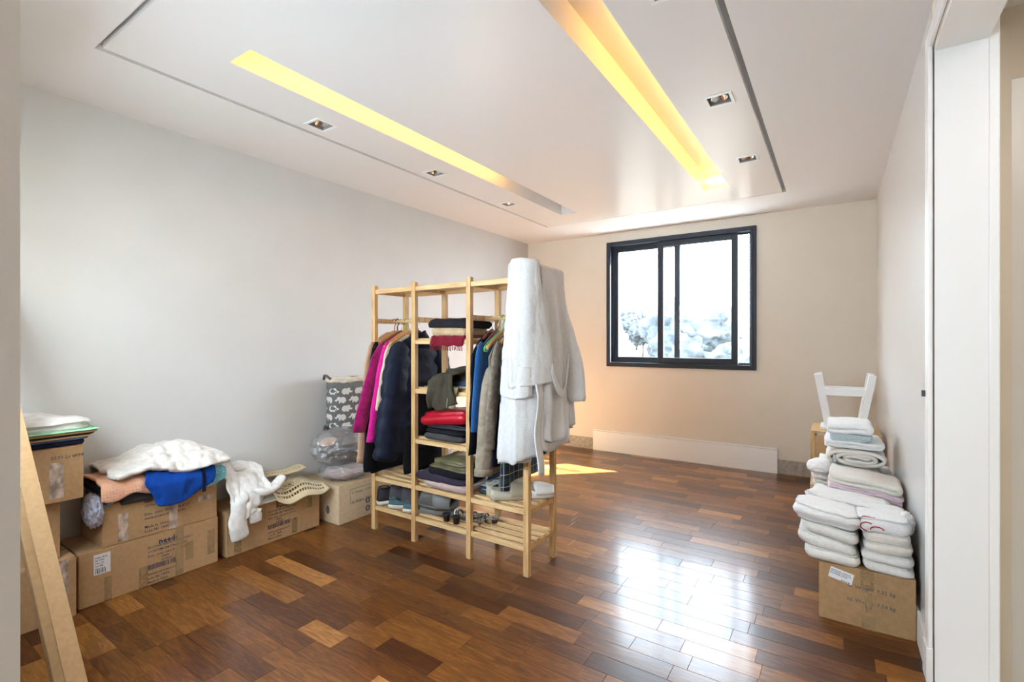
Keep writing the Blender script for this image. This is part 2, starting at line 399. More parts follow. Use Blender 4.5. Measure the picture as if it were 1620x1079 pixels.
def floor_wood():
    m, t, b = newmat('varnished cumaru parquet')
    at = nd(t, 'ShaderNodeAttribute'); at.attribute_name = 'tone'
    gm = nd(t, 'ShaderNodeNewGeometry')
    mul = nd(t, 'ShaderNodeVectorMath', operation='MULTIPLY'); mul.inputs[1].default_value = (1.6, 13, 4)
    sc = nd(t, 'ShaderNodeVectorMath', operation='SCALE'); sc.inputs[3].default_value = 60
    cb = nd(t, 'ShaderNodeVectorMath', operation='ADD')
    t.links.new(gm.outputs['Position'], mul.inputs[0]); t.links.new(at.outputs['Color'], sc.inputs[0])
    t.links.new(mul.outputs[0], cb.inputs[0]); t.links.new(sc.outputs[0], cb.inputs[1])
    n1 = nd(t, 'ShaderNodeTexNoise'); n1.inputs['Scale'].default_value = 3.0; n1.inputs['Detail'].default_value = 5; n1.inputs['Distortion'].default_value = 2.2
    t.links.new(cb.outputs[0], n1.inputs['Vector'])
    n2 = nd(t, 'ShaderNodeTexNoise'); n2.inputs['Scale'].default_value = 22.0; n2.inputs['Detail'].default_value = 3
    t.links.new(cb.outputs[0], n2.inputs['Vector'])
    sep = nd(t, 'ShaderNodeSeparateColor'); t.links.new(at.outputs['Color'], sep.inputs[0])
    a1 = nd(t, 'ShaderNodeMath', operation='MULTIPLY_ADD'); a1.inputs[1].default_value = 0.85; t.links.new(n1.outputs[0], a1.inputs[0]); t.links.new(sep.outputs[0], a1.inputs[2])
    a2 = nd(t, 'ShaderNodeMath', operation='MULTIPLY_ADD'); a2.inputs[1].default_value = 0.22; t.links.new(n2.outputs[0], a2.inputs[0]); t.links.new(a1.outputs[0], a2.inputs[2])
    a3 = nd(t, 'ShaderNodeMath', operation='SUBTRACT'); a3.inputs[1].default_value = 0.49; t.links.new(a2.outputs[0], a3.inputs[0])
    rp = nd(t, 'ShaderNodeValToRGB'); e = rp.color_ramp.elements
    e[0].position = 0.0; e[0].color = (0.028, 0.007, 0.003, 1); e[1].position = 1.0; e[1].color = (0.50, 0.22, 0.065, 1)
    for p, c in ((0.3, (0.080, 0.023, 0.0062, 1)), (0.55, (0.170, 0.058, 0.0120, 1)), (0.8, (0.30, 0.120, 0.025, 1))):
        x = e.new(p); x.color = c
    t.links.new(a3.outputs[0], rp.inputs[0]); t.links.new(rp.outputs[0], b.inputs['Base Color'])
    b.inputs['Roughness'].default_value = 0.33; b.inputs['Specular IOR Level'].default_value = 0.38
    b.inputs['Coat Weight'].default_value = 0.30; b.inputs['Coat Roughness'].default_value = 0.13
    n3 = nd(t, 'ShaderNodeTexNoise'); n3.inputs['Scale'].default_value = 5; t.links.new(gm.outputs['Position'], n3.inputs['Vector'])
    bp = nd(t, 'ShaderNodeBump'); bp.inputs['Strength'].default_value = 0.06; bp.inputs['Distance'].default_value = 0.01
    t.links.new(n3.outputs[0], bp.inputs['Height']); t.links.new(bp.outputs[0], b.inputs['Normal']); t.links.new(bp.outputs[0], b.inputs['Coat Normal'])
    return m
M['floor'] = floor_wood()
M['joint'] = surf('dark floor joints', (0.07, 0.030, 0.013), 0.8)

# ------------------------------------------------------------------ room shell
XL, XR, YF, YB, ZC = -3.38, 0.31, 0.13, 5.47, 2.59
def struct(o): o['kind'] = 'structure'; return o
floor = struct(box('floor', -3.6, 2.0, -2.4, 5.60, -0.15, -0.006, M['joint']))
def hproj(x, y):
    xc = 0.8329*x+0.5534*y; zc = -0.5534*x+0.8329*y
    if zc < 0.2: return None
    return 810+770*xc/zc, 541+770*1.3/zc
def in_view(x0, x1, y0, y1):
    for x in (x0, (x0+x1)/2, x1):
        for y in (y0, y1):
            p = hproj(x, y)
            if p and 30 < p[0] < 1480 and p[1] < 1085: return True
    return False
planks = []
row = 0; y = YF-0.03
while y < YB:
    x = XL-0.01-rnd.random()*0.4
    while x < XR:
        L = rnd.choice((0.24, 0.3, 0.34, 0.4, 0.46, 0.55, 0.62))
        x0, x1 = max(x, XL-0.01), min(x+L, XR+0.01)
        if x1-x0 > 0.02: planks.append((x0, x1, y, min(y+0.0995, YB)))
        x += L
    y += 0.0995
def plank_area(p):
    if not in_view(*p): return 0
    q = [hproj(p[0], p[2]), hproj(p[1], p[2]), hproj(p[1], p[3]), hproj(p[0], p[3])]
    if any(a is None for a in q): return 0
    return abs(sum(q[i][0]*q[(i+1) % 4][1]-q[(i+1) % 4][0]*q[i][1] for i in range(4)))/2
planks.sort(key=plank_area, reverse=True)
def plank_geo(p):
    x0, x1, y0, y1 = p; g = 0.0004; c = 0.0009
    lo = [(x0+g, y0+g, -0.006), (x1-g, y0+g, -0.006), (x1-g, y1-g, -0.006), (x0+g, y1-g, -0.006)]
    mi = [(a, b, -c*0.6) for a, b, _ in lo]
    hi = [(x0+g+c, y0+g+c, 0), (x1-g-c, y0+g+c, 0), (x1-g-c, y1-g-c, 0), (x0+g+c, y1-g-c, 0)]
    f = [(8,9,10,11)]
    for k in range(4):
        n = (k+1) % 4; f += [(k, n, 4+n, 4+k), (4+k, 4+n, 8+n, 8+k)]
    return lo+mi+hi, f
def tone_attr(o, vals):
    a = o.data.color_attributes.new('tone', 'FLOAT_COLOR', 'POINT')
    flat = []
    for v in vals: flat += [v, v, v, 1]
    a.data.foreach_set('color', flat)
def tone():
    r = rnd.random()
    return 0.06+0.2*rnd.random() if r < 0.13 else (0.62+0.2*rnd.random() if r > 0.88 else 0.27+0.3*rnd.random())
for p in planks[:300]:
    v, f = plank_geo(p); o = mk('plank', v, f, M['floor'], floor); tone_attr(o, [tone()]*12)
vs, fs, tn = [], [], []
for p in planks[300:]:
    v, f = plank_geo(p); b = len(vs); vs += v; fs += [tuple(i+b for i in q) for q in f]; tn += [tone()]*12
o = mk('planks_beyond', vs, fs, M['floor'], floor); tone_attr(o, tn); o['kind'] = 'stuff'; o.name = 'parquet'
box('hall_floor', XR+0.01, 2.0, -2.4, 5.0, -0.006, 0.0, M['skirt'], floor)
box('hall_floor', -0.85, XR+0.01, -2.4, YF-0.03, -0.006, 0.0, M['skirt'], floor)

def plate(name, xs, ys, z0, z1, holes, mat):
    X = sorted(set([xs[0], xs[1]]+[h[i] for h in holes for i in (0, 1)])); Y = sorted(set([ys[0], ys[1]]+[h[i] for h in holes for i in (2, 3)]))
    def solid(i, j):
        if i < 0 or j < 0 or i >= len(X)-1 or j >= len(Y)-1: return False
        cx, cy = (X[i]+X[i+1])/2, (Y[j]+Y[j+1])/2
        return not any(h[0] < cx < h[1] and h[2] < cy < h[3] for h in holes)
    bm = bmesh.new(); cache = {}
    def V(i, j, k):
        if (i, j, k) not in cache: cache[(i, j, k)] = bm.verts.new((X[i], Y[j], z1 if k else z0))
        return cache[(i, j, k)]
    for i in range(len(X)-1):
        for j in range(len(Y)-1):
            if not solid(i, j): continue
            bm.faces.new((V(i,j,0), V(i,j+1,0), V(i+1,j+1,0), V(i+1,j,0))); bm.faces.new((V(i,j,1), V(i+1,j,1), V(i+1,j+1,1), V(i,j+1,1)))
            if not solid(i-1, j): bm.faces.new((V(i,j,0), V(i,j,1), V(i,j+1,1), V(i,j+1,0)))
            if not solid(i+1, j): bm.faces.new((V(i+1,j,0), V(i+1,j+1,0), V(i+1,j+1,1), V(i+1,j,1)))
            if not solid(i, j-1): bm.faces.new((V(i,j,0), V(i+1,j,0), V(i+1,j,1), V(i,j,1)))
            if not solid(i, j+1): bm.faces.new((V(i,j+1,0), V(i,j+1,1), V(i+1,j+1,1), V(i+1,j+1,0)))
    me = bpy.data.meshes.new(name); bm.to_mesh(me); bm.free(); me.materials.append(mat)
    o = bpy.data.objects.new(name, me); COL.objects.link(o); return o
GX0, GX1, GY0, GY1, GW = -2.71, -0.350, 0.765, 4.785, 0.030
SL = [(-2.325, -2.150, 1.15, 4.40), (-0.935, -0.735, 1.15, 4.37)]
DLS = [(-2.545, 1.78), (-2.545, 2.77), (-2.545, 3.77), (-0.515, 1.78), (-0.515, 2.77), (-0.515, 3.77)]
dh = 0.062
dl_holes = [(x-dh, x+dh, y-dh, y+dh) for x, y in DLS]
rec = (-2.42, -0.50, 5.31, YB)
ceiling = struct(plate('ceiling', (-3.6, 2.0), (-0.02, 5.60), ZC, ZC+0.035, [(GX0, GX1, GY0, GY1), rec], M['ceil']))
panel = plate('ceiling_panel', (GX0+GW, GX1-GW), (GY0+GW*0.7, GY1-GW*0.3), ZC, ZC+0.035, SL+dl_holes, M['ceil_gloss']); panel.parent = ceiling
CAV = 0.09
cav_holes = [(s[0]-0.016, s[1]+CAV+0.016, s[2]-0.016, s[3]+0.016) for s in SL]
up = plate('ceiling_backing', (-3.6, 2.0), (-0.02, 5.60), ZC+0.035, ZC+0.05, cav_holes+dl_holes, M['ceil']); up.parent = ceiling
multi('groove_shade', [(GX0, GX0+GW, GY0, GY1, ZC+0.030, ZC+0.0345), (GX1-GW, GX1, GY0, GY1, ZC+0.030, ZC+0.0345), (GX0+GW, GX1-GW, GY0, GY0+GW*0.7, ZC+0.030, ZC+0.0345), (GX0+GW, GX1-GW, GY1-GW*0.3, GY1, ZC+0.030, ZC+0.0345)], M['groove'], ceiling)  # grey strips stand in for the shade inside the groove
box('curtain_recess', rec[0], rec[1], rec[2], YB-0.001, ZC+0.004, ZC+0.0345, M['ceil'], ceiling)

# walls
struct(box('ceiling_hall', -0.9, 2.0, -2.4, -0.02, ZC, ZC+0.05, M['ceil']))
struct(box('wall_left', XL-0.2, XL, -0.1, YB+0.13, 0, ZC+0.15, M['wall_l']))
WX0, WX1, WZ0, WZ1 = -2.27, -0.665, 1.012, 2.478
def wall_back():
    y0, y1 = YB, YB+0.13
    return multi('wall_back', [(XL-0.2, WX0, y0, y1, -0.1, ZC+0.15), (WX1, XR+0.3, y0, y1, -0.1, ZC+0.15), (WX0, WX1, y0, y1, -0.1, WZ0), (WX0, WX1, y0, y1, WZ1, ZC+0.15)], M['wall'])
struct(wall_back())
YJ, WT = 2.45, 0.15
wr = struct(multi('wall_right', [(XR, XR+WT, YJ, YB+0.2, 0, ZC+0.1)], M['wall_gloss']))
DZ = 2.145   # head of the side opening
DT = 1.3+(541-78)/770*1.87
struct(multi('wall_right_over_opening', [(XR, XR+WT, YF, YJ, DT, ZC+0.1)], M['wall'])).name = 'wall_above_opening'
struct(multi('wall_front', [(XL-0.2, -2.9, -0.02, YF, 0, ZC+0.1), (-1.1, -0.662, -0.02, YF, 0, ZC+0.1), (-2.9, -1.1, -0.02, YF, 0, 1.10), (-2.9, -1.1, -0.02, YF, 2.15, ZC+0.1), (XR+0.02, XR+WT, -0.02, YF+0.15, 0, ZC+0.1), (-0.662, XR+0.02, -0.02, YF, 2.35, ZC+0.1)], M['wall_l']))
# far jamb of the side opening, its lining and casing
d1 = struct(box('trim_1', XR+0.004, XR+WT+0.004, YJ-0.022, YJ, 0, DT, M['white']))
d1['label'] = 'white jamb lining of side doorway'
tr2 = struct(multi('trim_2', [(XR-0.016, XR-0.001, YJ-0.022, YJ+0.052, 0.135, DT+0.06), (XR-0.016, XR-0.001, YF+0.1, YJ-0.022, DT, DT+0.06)], M['white'], bev=0.004))
struct(multi('trim_3', [(XR-0.022, XR-0.001, YJ-0.03, YJ+0.062, 0, 0.135)], M['white'], bev=0.003))
struct(box('trim_4', XR+0.004, XR+WT+0.004, YF+0.15, YJ-0.022, DT-0.02, DT-0.0005, M['white']))
# baseboards
struct(box('baseboard_right', XR-0.016, XR-0.0005, YJ+0.063, YB-0.05, 0, 0.135, M['skirt'], bev=0.003))
struct(multi('baseboard_back', [(XL, XR, YB-0.006, YB, 0, 0.138)], M['plaster']))
struct(box('baseboard_left', XL, XL+0.006, YF, YB, 0, 0.13, M['plaster']))
# the side room seen past the jamb
struct(multi('wall_hall', [(XR+WT, XR+WT+0.03, 2.60, 2.66, 0, ZC), (0.49, 2.0, 2.62, 2.75, 0, ZC+0.1), (1.9, 2.0, -2.4, 2.75, 0, ZC+0.1), (-0.82, 2.0, -2.4, -2.3, 0, ZC+0.1), (-0.9, -0.82, -2.4, -0.02, 0, ZC+0.1), (XR+WT, XR+WT+0.03, YJ, 2.62, 0, ZC)], M['wall']))
struct(multi('trim_5', [(XR+WT+0.004, XR+WT+0.034, YJ-0.022, YJ+0.0, 0, 2.5)], M['white'], bev=0.004))

struct(box('trim_6', 0.494, 0.556, 2.585, 2.619, 0, 2.5, M['wall']))
struct(box('door_1', 0.557, 1.35, 2.595, 2.619, 0, 2.3, M['wall_gloss'], bev=0.002))
# lock plate set in the right wall
lk = thing('door_lock', 'dark steel lock plate with a small latch on the glossy right wall', 'lock', (XR-0.002, 2.497, 1.02))
box('plate', XR-0.007, XR-0.001, 2.482, 2.512, 1.01, 1.165, M['lockm'], lk, bev=0.002)
box('latch', XR-0.028, XR-0.007, 2.488, 2.506, 1.085, 1.110, M['lockm'], lk, bev=0.002)
box('strike_slot', XR-0.009, XR-0.0065, 2.488, 2.506, 1.025, 1.045, M['steel'], lk)

# white board skirting on the back wall
pb = thing('wall_board', 'long white skirting board standing along the back wall under the window', 'board', (-1.46, YB-0.02, 0))
box('panel', -2.44, -0.475, YB-0.030, YB-0.0065, 0, 0.232, M['white'], pb, bev=0.002)
box('cap_strip', -2.44, -0.475, YB-0.024, YB-0.0065, 0.236, 0.250, M['white'], pb, bev=0.002)

# ------------------------------------------------------------------ window
win = struct(bpy.data.objects.new('window_1', None)); COL.objects.link(win); win.location = ((WX0+WX1)/2, YB, WZ0)
def rect_frame(name, x0, x1, z0, z1, y0, y1, w, mat, parent, wb=None):
    wb = wb or w
    return multi(name, [(x0, x0+w, y0, y1, z0, z1), (x1-w, x1, y0, y1, z0, z1), (x0+w, x1-w, y0, y1, z0, z0+wb), (x0+w, x1-w, y0, y1, z1-w, z1)], mat, parent, bev=0.003)
rect_frame('window_frame', WX0, WX1, WZ0, WZ1, YB-0.025, YB+0.13, 0.048, M['frame'], win)
rect_frame('frame_lip', WX0+0.028, WX1-0.028, WZ0+0.028, WZ1-0.028, YB-0.033, YB-0.02, 0.022, M['frame'], win)
rect_frame('window_track', WX0+0.048, WX1-0.048, WZ0+0.048, WZ1-0.048, YB+0.036, YB+0.044, 0.022, M['frame'], win)
zs0, zs1 = WZ0+0.052, WZ1-0.052
s1 = rect_frame('sash', -2.215, -1.435, zs0, zs1, YB+0.055, YB+0.09, 0.062, M['frame'], win)
box('pane', -2.16, -1.49, YB+0.070, YB+0.075, zs0+0.05, zs1-0.05, M['glass'], s1)
s2 = rect_frame('sash', -1.665, -0.838, zs0, zs1, YB-0.005, YB+0.032, 0.062, M['frame'], win)
box('pane', -1.61, -0.89, YB+0.011, YB+0.016, zs0+0.05, zs1-0.05, M['glass'], s2)
bar = box('sash_pull', -1.655, -1.645, YB-0.012, YB-0.004, zs0+0.45, zs0+0.60, M['frame'], win)

fill_win = struct(bpy.data.objects.new('fill_window', None)); COL.objects.link(fill_win); fill_win.location = (-2.0, 0.05, 1.10)  # window added in the unseen front wall to fill the room with daylight
rect_frame('window_frame', -2.9, -1.1, 1.10, 2.15, 0.02, 0.10, 0.04, M['frame'], fill_win)
box('mullion', -2.02, -1.98, 0.03, 0.09, 1.14, 2.11, M['frame'], fill_win)
for a, b in ((-2.86, -2.02), (-1.98, -1.14)): box('pane', a, b, 0.055, 0.060, 1.14, 2.11, M['glass'], fill_win)

# ------------------------------------------------------------------ ceiling lights
for i, s in enumerate(SL):
    t = thing('cove_light', ['long recessed ceiling slot glowing yellow near the left wall', 'long recessed ceiling slot glowing yellow nearer the right wall'][i], 'light', ((s[0]+s[1])/2, (s[2]+s[3])/2, ZC), 'glowing slots in the ceiling panel')
    z0, z1 = ZC+0.035, ZC+0.14
    x0, x1 = s[0], s[1]+CAV
    multi('cavity', [(x0-0.015, x1+0.015, s[2], s[3], z1, z1+0.015), (x0-0.015, x0, s[2], s[3], z0, z1), (x1, x1+0.015, s[2], s[3], z0, z1), (x0-0.015, x1+0.015, s[2]-0.015, s[2], z0, z1), (x0-0.015, x1+0.015, s[3], s[3]+0.015, z0, z1)], M['ceil'], t)
    box('lamp_shelf', s[1]+0.001, x1, s[2], s[3], z0, z0+0.012, M['ceil'], t)
    ya, yb = ((1.17, 3.30), (1.9, 4.34))[i]
    box('strip_lamp', s[1]+0.03, s[1]+0.055, ya, yb, z0+0.013, z0+0.035, M['led'], t)
    if i == 0: box('strip_lamp', s[1]+0.028, s[1]+0.06, 1.16, 1.168, z0+0.013, z0+0.07, M['led_b'], t)
    else: box('strip_lamp', s[0]+0.02, s[1]-0.02, 4.352, 4.362, z0+0.03, z0+0.045, M['led_b'], t)
for i, (x, y) in enumerate(DLS):
    where = ['left row, nearest the camera', 'left row, middle one', 'left row, nearest the corner', 'right row, cut by the top edge of the photo', 'right row, middle one', 'right row, nearest the window'][i]
    t = thing('recessed_spotlight', 'small square recessed ceiling spotlight, unlit, '+where, 'spotlight', (x, y, ZC), 'square spotlights in the ceiling panel')
    g = 0.0605
    multi('bezel', [(x-0.07, x+0.07, y-0.07, y-0.053, ZC-0.005, ZC), (x-0.07, x+0.07, y+0.053, y+0.07, ZC-0.005, ZC), (x-0.07, x-0.053, y-0.053, y+0.053, ZC-0.005, ZC), (x+0.053, x+0.07, y-0.053, y+0.053, ZC-0.005, ZC)], M['white'], t, bev=0.0015)
    multi('housing', [(x-g, x+g, y-g, y-0.053, ZC, ZC+0.06), (x-g, x+g, y+0.053, y+g, ZC, ZC+0.06), (x-g, x-0.053, y-0.053, y+0.053, ZC, ZC+0.06), (x+0.053, x+g, y-0.053, y+0.053, ZC, ZC+0.06), (x-g, x+g, y-g, y+g, ZC+0.055, ZC+0.06)], M['dl'], t)
    n = 24; ring = lambda r, z: [(x+r*cos(2*PI*k/n), y+r*sin(2*PI*k/n), z) for k in range(n)]
    loft('lamp', [ring(0.030, ZC+0.05), ring(0.044, ZC+0.012), ring(0.044, ZC+0.006), ring(0.036, ZC+0.006), ring(0.026, ZC+0.024), ring(0.004, ZC+0.03)], M['steel'], t)

# ------------------------------------------------------------------ text and cartons
def text_mesh(name, lines, mat, parent, origin, ux, uz, size, lead=1.35, bold=False):
    """printed lines: origin = top left, ux = reading direction, uz = up"""
    ux, uz = Vector(ux).normalized(), Vector(uz).normalized(); nrm = ux.cross(uz)
    vs, fs = [], []
    y = 0
    for q, ln in enumerate(lines):
        if ln == ' ':                      # a gap: what follows is a block of its own
            o2 = Vector(origin)+uz*(y-size*lead)
            text_mesh(name, lines[q+1:], mat, parent, o2, ux, uz, size, lead, bold); break
        s, k = (ln if isinstance(ln, tuple) else (ln, 1.0))
        y -= size*k*lead
        cu = bpy.data.curves.new('t', 'FONT'); cu.body = s; cu.size = size*k; cu.offset = (0.0012 if k > 1.2 or bold else 0.0003); cu.resolution_u = 1
        to = bpy.data.objects.new('t', cu); me = bpy.data.meshes.new_from_object(to)
        b = len(vs)
        for v in me.vertices: vs.append(Vector(origin)+ux*v.co.x+uz*(v.co.y+y)+nrm*0.0006)
        for p in me.polygons: fs.append(tuple(b+i for i in p.vertices))
        bpy.data.meshes.remove(me); bpy.data.objects.remove(to); bpy.data.curves.remove(cu)
    return mk(name, vs, fs, mat, parent)
def barcode(parent, origin, ux, uz, w, h, mat):
    ux, uz = Vector(ux), Vector(uz); n = ux.cross(uz); vs, fs = [], []; x = 0
    r = random.Random(int(w*1e4))
    while x < w:
        b = r.choice((0.001, 0.002, 0.003)); o = Vector(origin)+n*0.0006
        k = len(vs); vs += [o+ux*x, o+ux*(x+b), o+ux*(x+b)+uz*h, o+ux*x+uz*h]; fs.append((k, k+1, k+2, k+3))
        x += b+r.choice((0.001, 0.0015, 0.003))
    return mk('barcode', vs, fs, mat, parent)
def carton(name, label, x0, x1, y0, y1, z0, z1, mat=None, flaps='top', group=None, long_axis='y'):
    mat = mat or M['card']
    t = thing(name, label, 'box', ((x0+x1)/2, (y0+y1)/2, z0), group)
    box('body', x0, x1, y0, y1, z0, z1-0.004, mat, t, bev=0.004)
    if flaps == 'top':
        if long_axis == 'y':
            xm = (x0+x1)/2
            box('flap', x0+0.001, xm-0.0015, y0+0.001, y1-0.001, z1-0.004, z1, mat, t, bev=0.0015)
            box('flap', xm+0.0015, x1-0.001, y0+0.001, y1-0.001, z1-0.004, z1, mat, t, bev=0.0015)
        else:
            ym = (y0+y1)/2
            box('flap', x0+0.001, x1-0.001, y0+0.001, ym-0.0015, z1-0.004, z1, mat, t, bev=0.0015)
            box('flap', x0+0.001, x1-0.001, ym+0.0015, y1-0.001, z1-0.004, z1, mat, t, bev=0.0015)
    return t
def tape_x(t, x, y0, y1, z0, z1, m='tape'):      # tape strip on a +X face
    return box('tape', x, x+0.0008, y0, y1, z0, z1, M[m], t)
PX = ((0, 1, 0), (0, 0, 1))                     # reading on a +X face
PY = ((1, 0, 0), (0, 0, 1))                     # reading on a -Y face

# three small cartons stacked by the left wall
F = -3.006
b1 = carton('carton', 'lowest brown carton of the stack of three at the far left', -3.36, F, 0.27, 0.782, 0, 0.281, group='cartons stacked at the far left')
tape_x(b1, F, 0.70, 0.752, 0.12, 0.279, 'tape_w'); box('tape', -3.2, -3.15, 0.27, 0.782, 0.281, 0.2818, M['tape_w'], b1)
b2 = carton('carton', 'middle brown carton of the stack of three at the far left', -3.355, F-0.045, 0.24, 0.735, 0.282, 0.553, group='cartons stacked at the far left')
tape_x(b2, F-0.045, 0.62, 0.66, 0.285, 0.36, 'tape_w')
b3 = carton('carton', 'top brown carton of the far left stack, under a pile of folded shirts', -3.34, F+0.002, 0.27, 0.808, 0.554, 0.812, group='cartons stacked at the far left')
tape_x(b3, F+0.002, 0.685, 0.735, 0.575, 0.74, 'tape_w')
text_mesh('printed_text', ['2590 Ls v034'], M['inkg'], b3, (F+0.002, 0.69, 0.785), *PX, 0.022)

# big printed cartons along the left wall
G = -3.048
c1 = carton('carton', 'large lower printed carton with white shipping sticker, beside the left stack', -3.365, G, 0.800, 1.439, 0, 0.268, group='printed cartons along the left wall')
text_mesh('logo_text', ['needs'], M['ink'], c1, (G, 1.135, 0.262), *PX, 0.040, bold=True)
text_mesh('printed_text', ['ESCOVA SERVICE REDONDO', 'CONTEM 288 UNIDADES', 'Dim.: (cm): 64.2 X 31 X 27.2'], M['ink'], c1, (G, 1.085, 0.218), *PX, 0.017)
text_mesh('printed_text', ['LIXEN', 'HO89201'], M['ink'], c1, (G, 1.15, 0.149), *PX, 0.013)
barcode(c1, (G, 1.085, 0.082), (0, 1, 0), (0, 0, 1), 0.16, 0.027, M['ink'])
text_mesh('printed_text', ['www.powerdent.com.br', 'Lote Nr. 14052', 'Made in China'], M['ink'], c1, (G, 1.085, 0.076), *PX, 0.016)
st = box('shipping_sticker', G, G+0.0009, 0.858, 0.925, 0.145, 0.245, M['paper'], c1)
text_mesh('sticker_text', ['PARA: RUA', 'NF 1204', 'VOL 1/2', 'CX 288', 'PESO KG'], M['inkg'], c1, (G+0.0009, 0.863, 0.238), *PX, 0.010)
barcode(c1, (G+0.0009, 0.864, 0.15), (0, 1, 0), (0, 0, 1), 0.04, 0.02, M['inkg'])
for ya, yb, za, zb in ((1.045, 1.085, 0.0, 0.11), (1.215, 1.255, 0.005, 0.262), (1.265, 1.305, 0.07, 0.17), (1.38, 1.42, 0.06, 0.20), (0.9, 0.93, 0.0, 0.12)): tape_x(c1, G, ya, yb, za, zb)
c2 = carton('carton', 'printed carton stacked on the sticker carton, heaped with clothes', -3.36, G+0.001, 0.892, 1.432, 0.269, 0.487, group='printed cartons along the left wall', flaps=None)
text_mesh('printed_text', ['ESCOVA', 'RED 40 UN', 'CONTEM 288 UN', ' ', 'Dim.: (cm): 53 X 37.8 X 27', 'www.powerdent.com.br', ' ', 'Made in China', 'Lote Nr. 1405'], M['ink'], c2, (G+0.001, 1.07, 0.49), *PX, 0.0195, lead=1.15)
tape_x(c2, G+0.001, 0.955, 0.998, 0.278, 0.42, 'tape_w'); tape_x(c2, G+0.001, 1.185, 1.225, 0.271, 0.40, 'tape_w'); tape_x(c2, G+0.001, 1.33, 1.41, 0.38, 0.41, 'tape_w')
c3 = carton('carton', 'printed carton under the white blouse and beige perforated mat', -3.36, G, 1.486, 2.12, 0, 0.268, group='printed cartons along the left wall')
text_mesh('logo_text', ['needs'], M['ink'], c3, (G, 1.80, 0.262), *PX, 0.038, bold=True)
text_mesh('printed_text', ['ESCOVA SERVICE REDONDO', 'CONTEM 288 UNIDADES', 'Dim.: (cm): 64.2 X 31 X 27.2'], M['ink'], c3, (G, 1.745, 0.215), *PX, 0.016)
text_mesh('printed_text', ['LIXEN', 'HO89201'], M['ink'], c3, (G, 1.80, 0.150), *PX, 0.012)
barcode(c3, (G, 1.745, 0.088), (0, 1, 0), (0, 0, 1), 0.155, 0.027, M['ink'])
text_mesh('printed_text', ['www.powerdent.com.br', 'Lote Nr. 14052', 'Made in China'], M['ink'], c3, (G, 1.745, 0.082), *PX, 0.015)
for ya, yb, za, zb in ((1.53, 1.575, 0.0, 0.11), (1.80, 1.85, 0.22, 0.268), (2.02, 2.06, 0.15, 0.268), (1.91, 1.95, 0.01, 0.11)): tape_x(c3, G, ya, yb, za, zb)
c4 = carton('carton', 'pale carton with weight label and arrow symbols, beside the rack, under plastic bags', -3.36, -2.925, 2.19, 2.68, 0, 0.278, mat=M['card_p'], group='cartons behind the rack')
text_mesh('printed_text', ['G. Weight:  21 KGS', ' ', 'N. Weight:  17 KGS'], M['inkg'], c4, (-2.925, 2.30, 0.225), *PX, 0.024)
multi('label_border', [(-2.925, -2.9245, 2.285, 2.66, 0.228, 0.231), (-2.925, -2.9245, 2.285, 2.66, 0.125, 0.128), (-2.925, -2.9245, 2.285, 2.288, 0.125, 0.231)], M['inkg'], c4)
def arrow_disc(par, yc, zc, x):
    vs = [(x+0.0006, yc+0.022*cos(2*PI*k/20), zc+0.022*sin(2*PI*k/20)) for k in range(20)]
    d = mk('arrow_symbol', vs, [tuple(range(20))], M['inkg'], par)
    a = [(x+0.0012, yc+p, zc+q) for p, q in ((-0.012, -0.002), (0, 0.015), (0.012, -0.002), (0.004, -0.002), (0.004, -0.014), (-0.004, -0.014), (-0.004, -0.002))]
    mk('arrow_symbol', a, [tuple(range(7))], M['card_p'], d)
arrow_disc(c4, 2.445, 0.115, -2.925); arrow_disc(c4, 2.445, 0.055, -2.925)
vs = [(-3.05+0.022*cos(2*PI*k/20), 2.1894, 0.09+0.03*sin(2*PI*k/20)) for k in range(20)]
mk('arrow_symbol', vs, [tuple(range(20))], M['inkg'], c4)
# cartons further along the left wall, seen through the rack
c5 = carton('carton', 'carton by the left wall, seen through the rack, nearest of the two', -3.36, -3.0, 3.05, 3.62, 0, 0.40, mat=M['card_p'], group='cartons behind the rack')
text_mesh('printed_text', ['FRAGIL'], M['inkg'], c5, (-3.0, 3.15, 0.3), *PX, 0.04)
c6 = carton('carton', 'carton by the left wall, seen through the rack below the red jacket', -3.36, -2.98, 3.68, 4.30, 0, 0.44, mat=M['card_p'], group='cartons behind the rack')
box('sticker', -2.98, -2.9792, 3.95, 4.02, 0.30, 0.36, M['paper'], c6); box('tape', -2.98, -2.9792, 3.75, 3.80, 0, 0.44, M['tape_w'], c6)

# long flat carton leaning at far left
lb = thing('leaning_beam', 'long narrow brown board leaning diagonally in the lower left corner', 'board', (-2.27, 0.60, 0))
obox('beam', (-2.243, 0.575, 0.035), (-3.33, 0.50, 1.62), 0.085, 0.045, M['card_d'], lb, up=(1, 0, 0.5), bev=0.003)
obox('lit_edge', (-2.212, 0.588, 0.035), (-3.30, 0.513, 1.625), 0.055, 0.006, M['card'], lb, up=(1, 0, 0.6), bev=0.001)  # lighter card than the beam: light on this face put into the colour

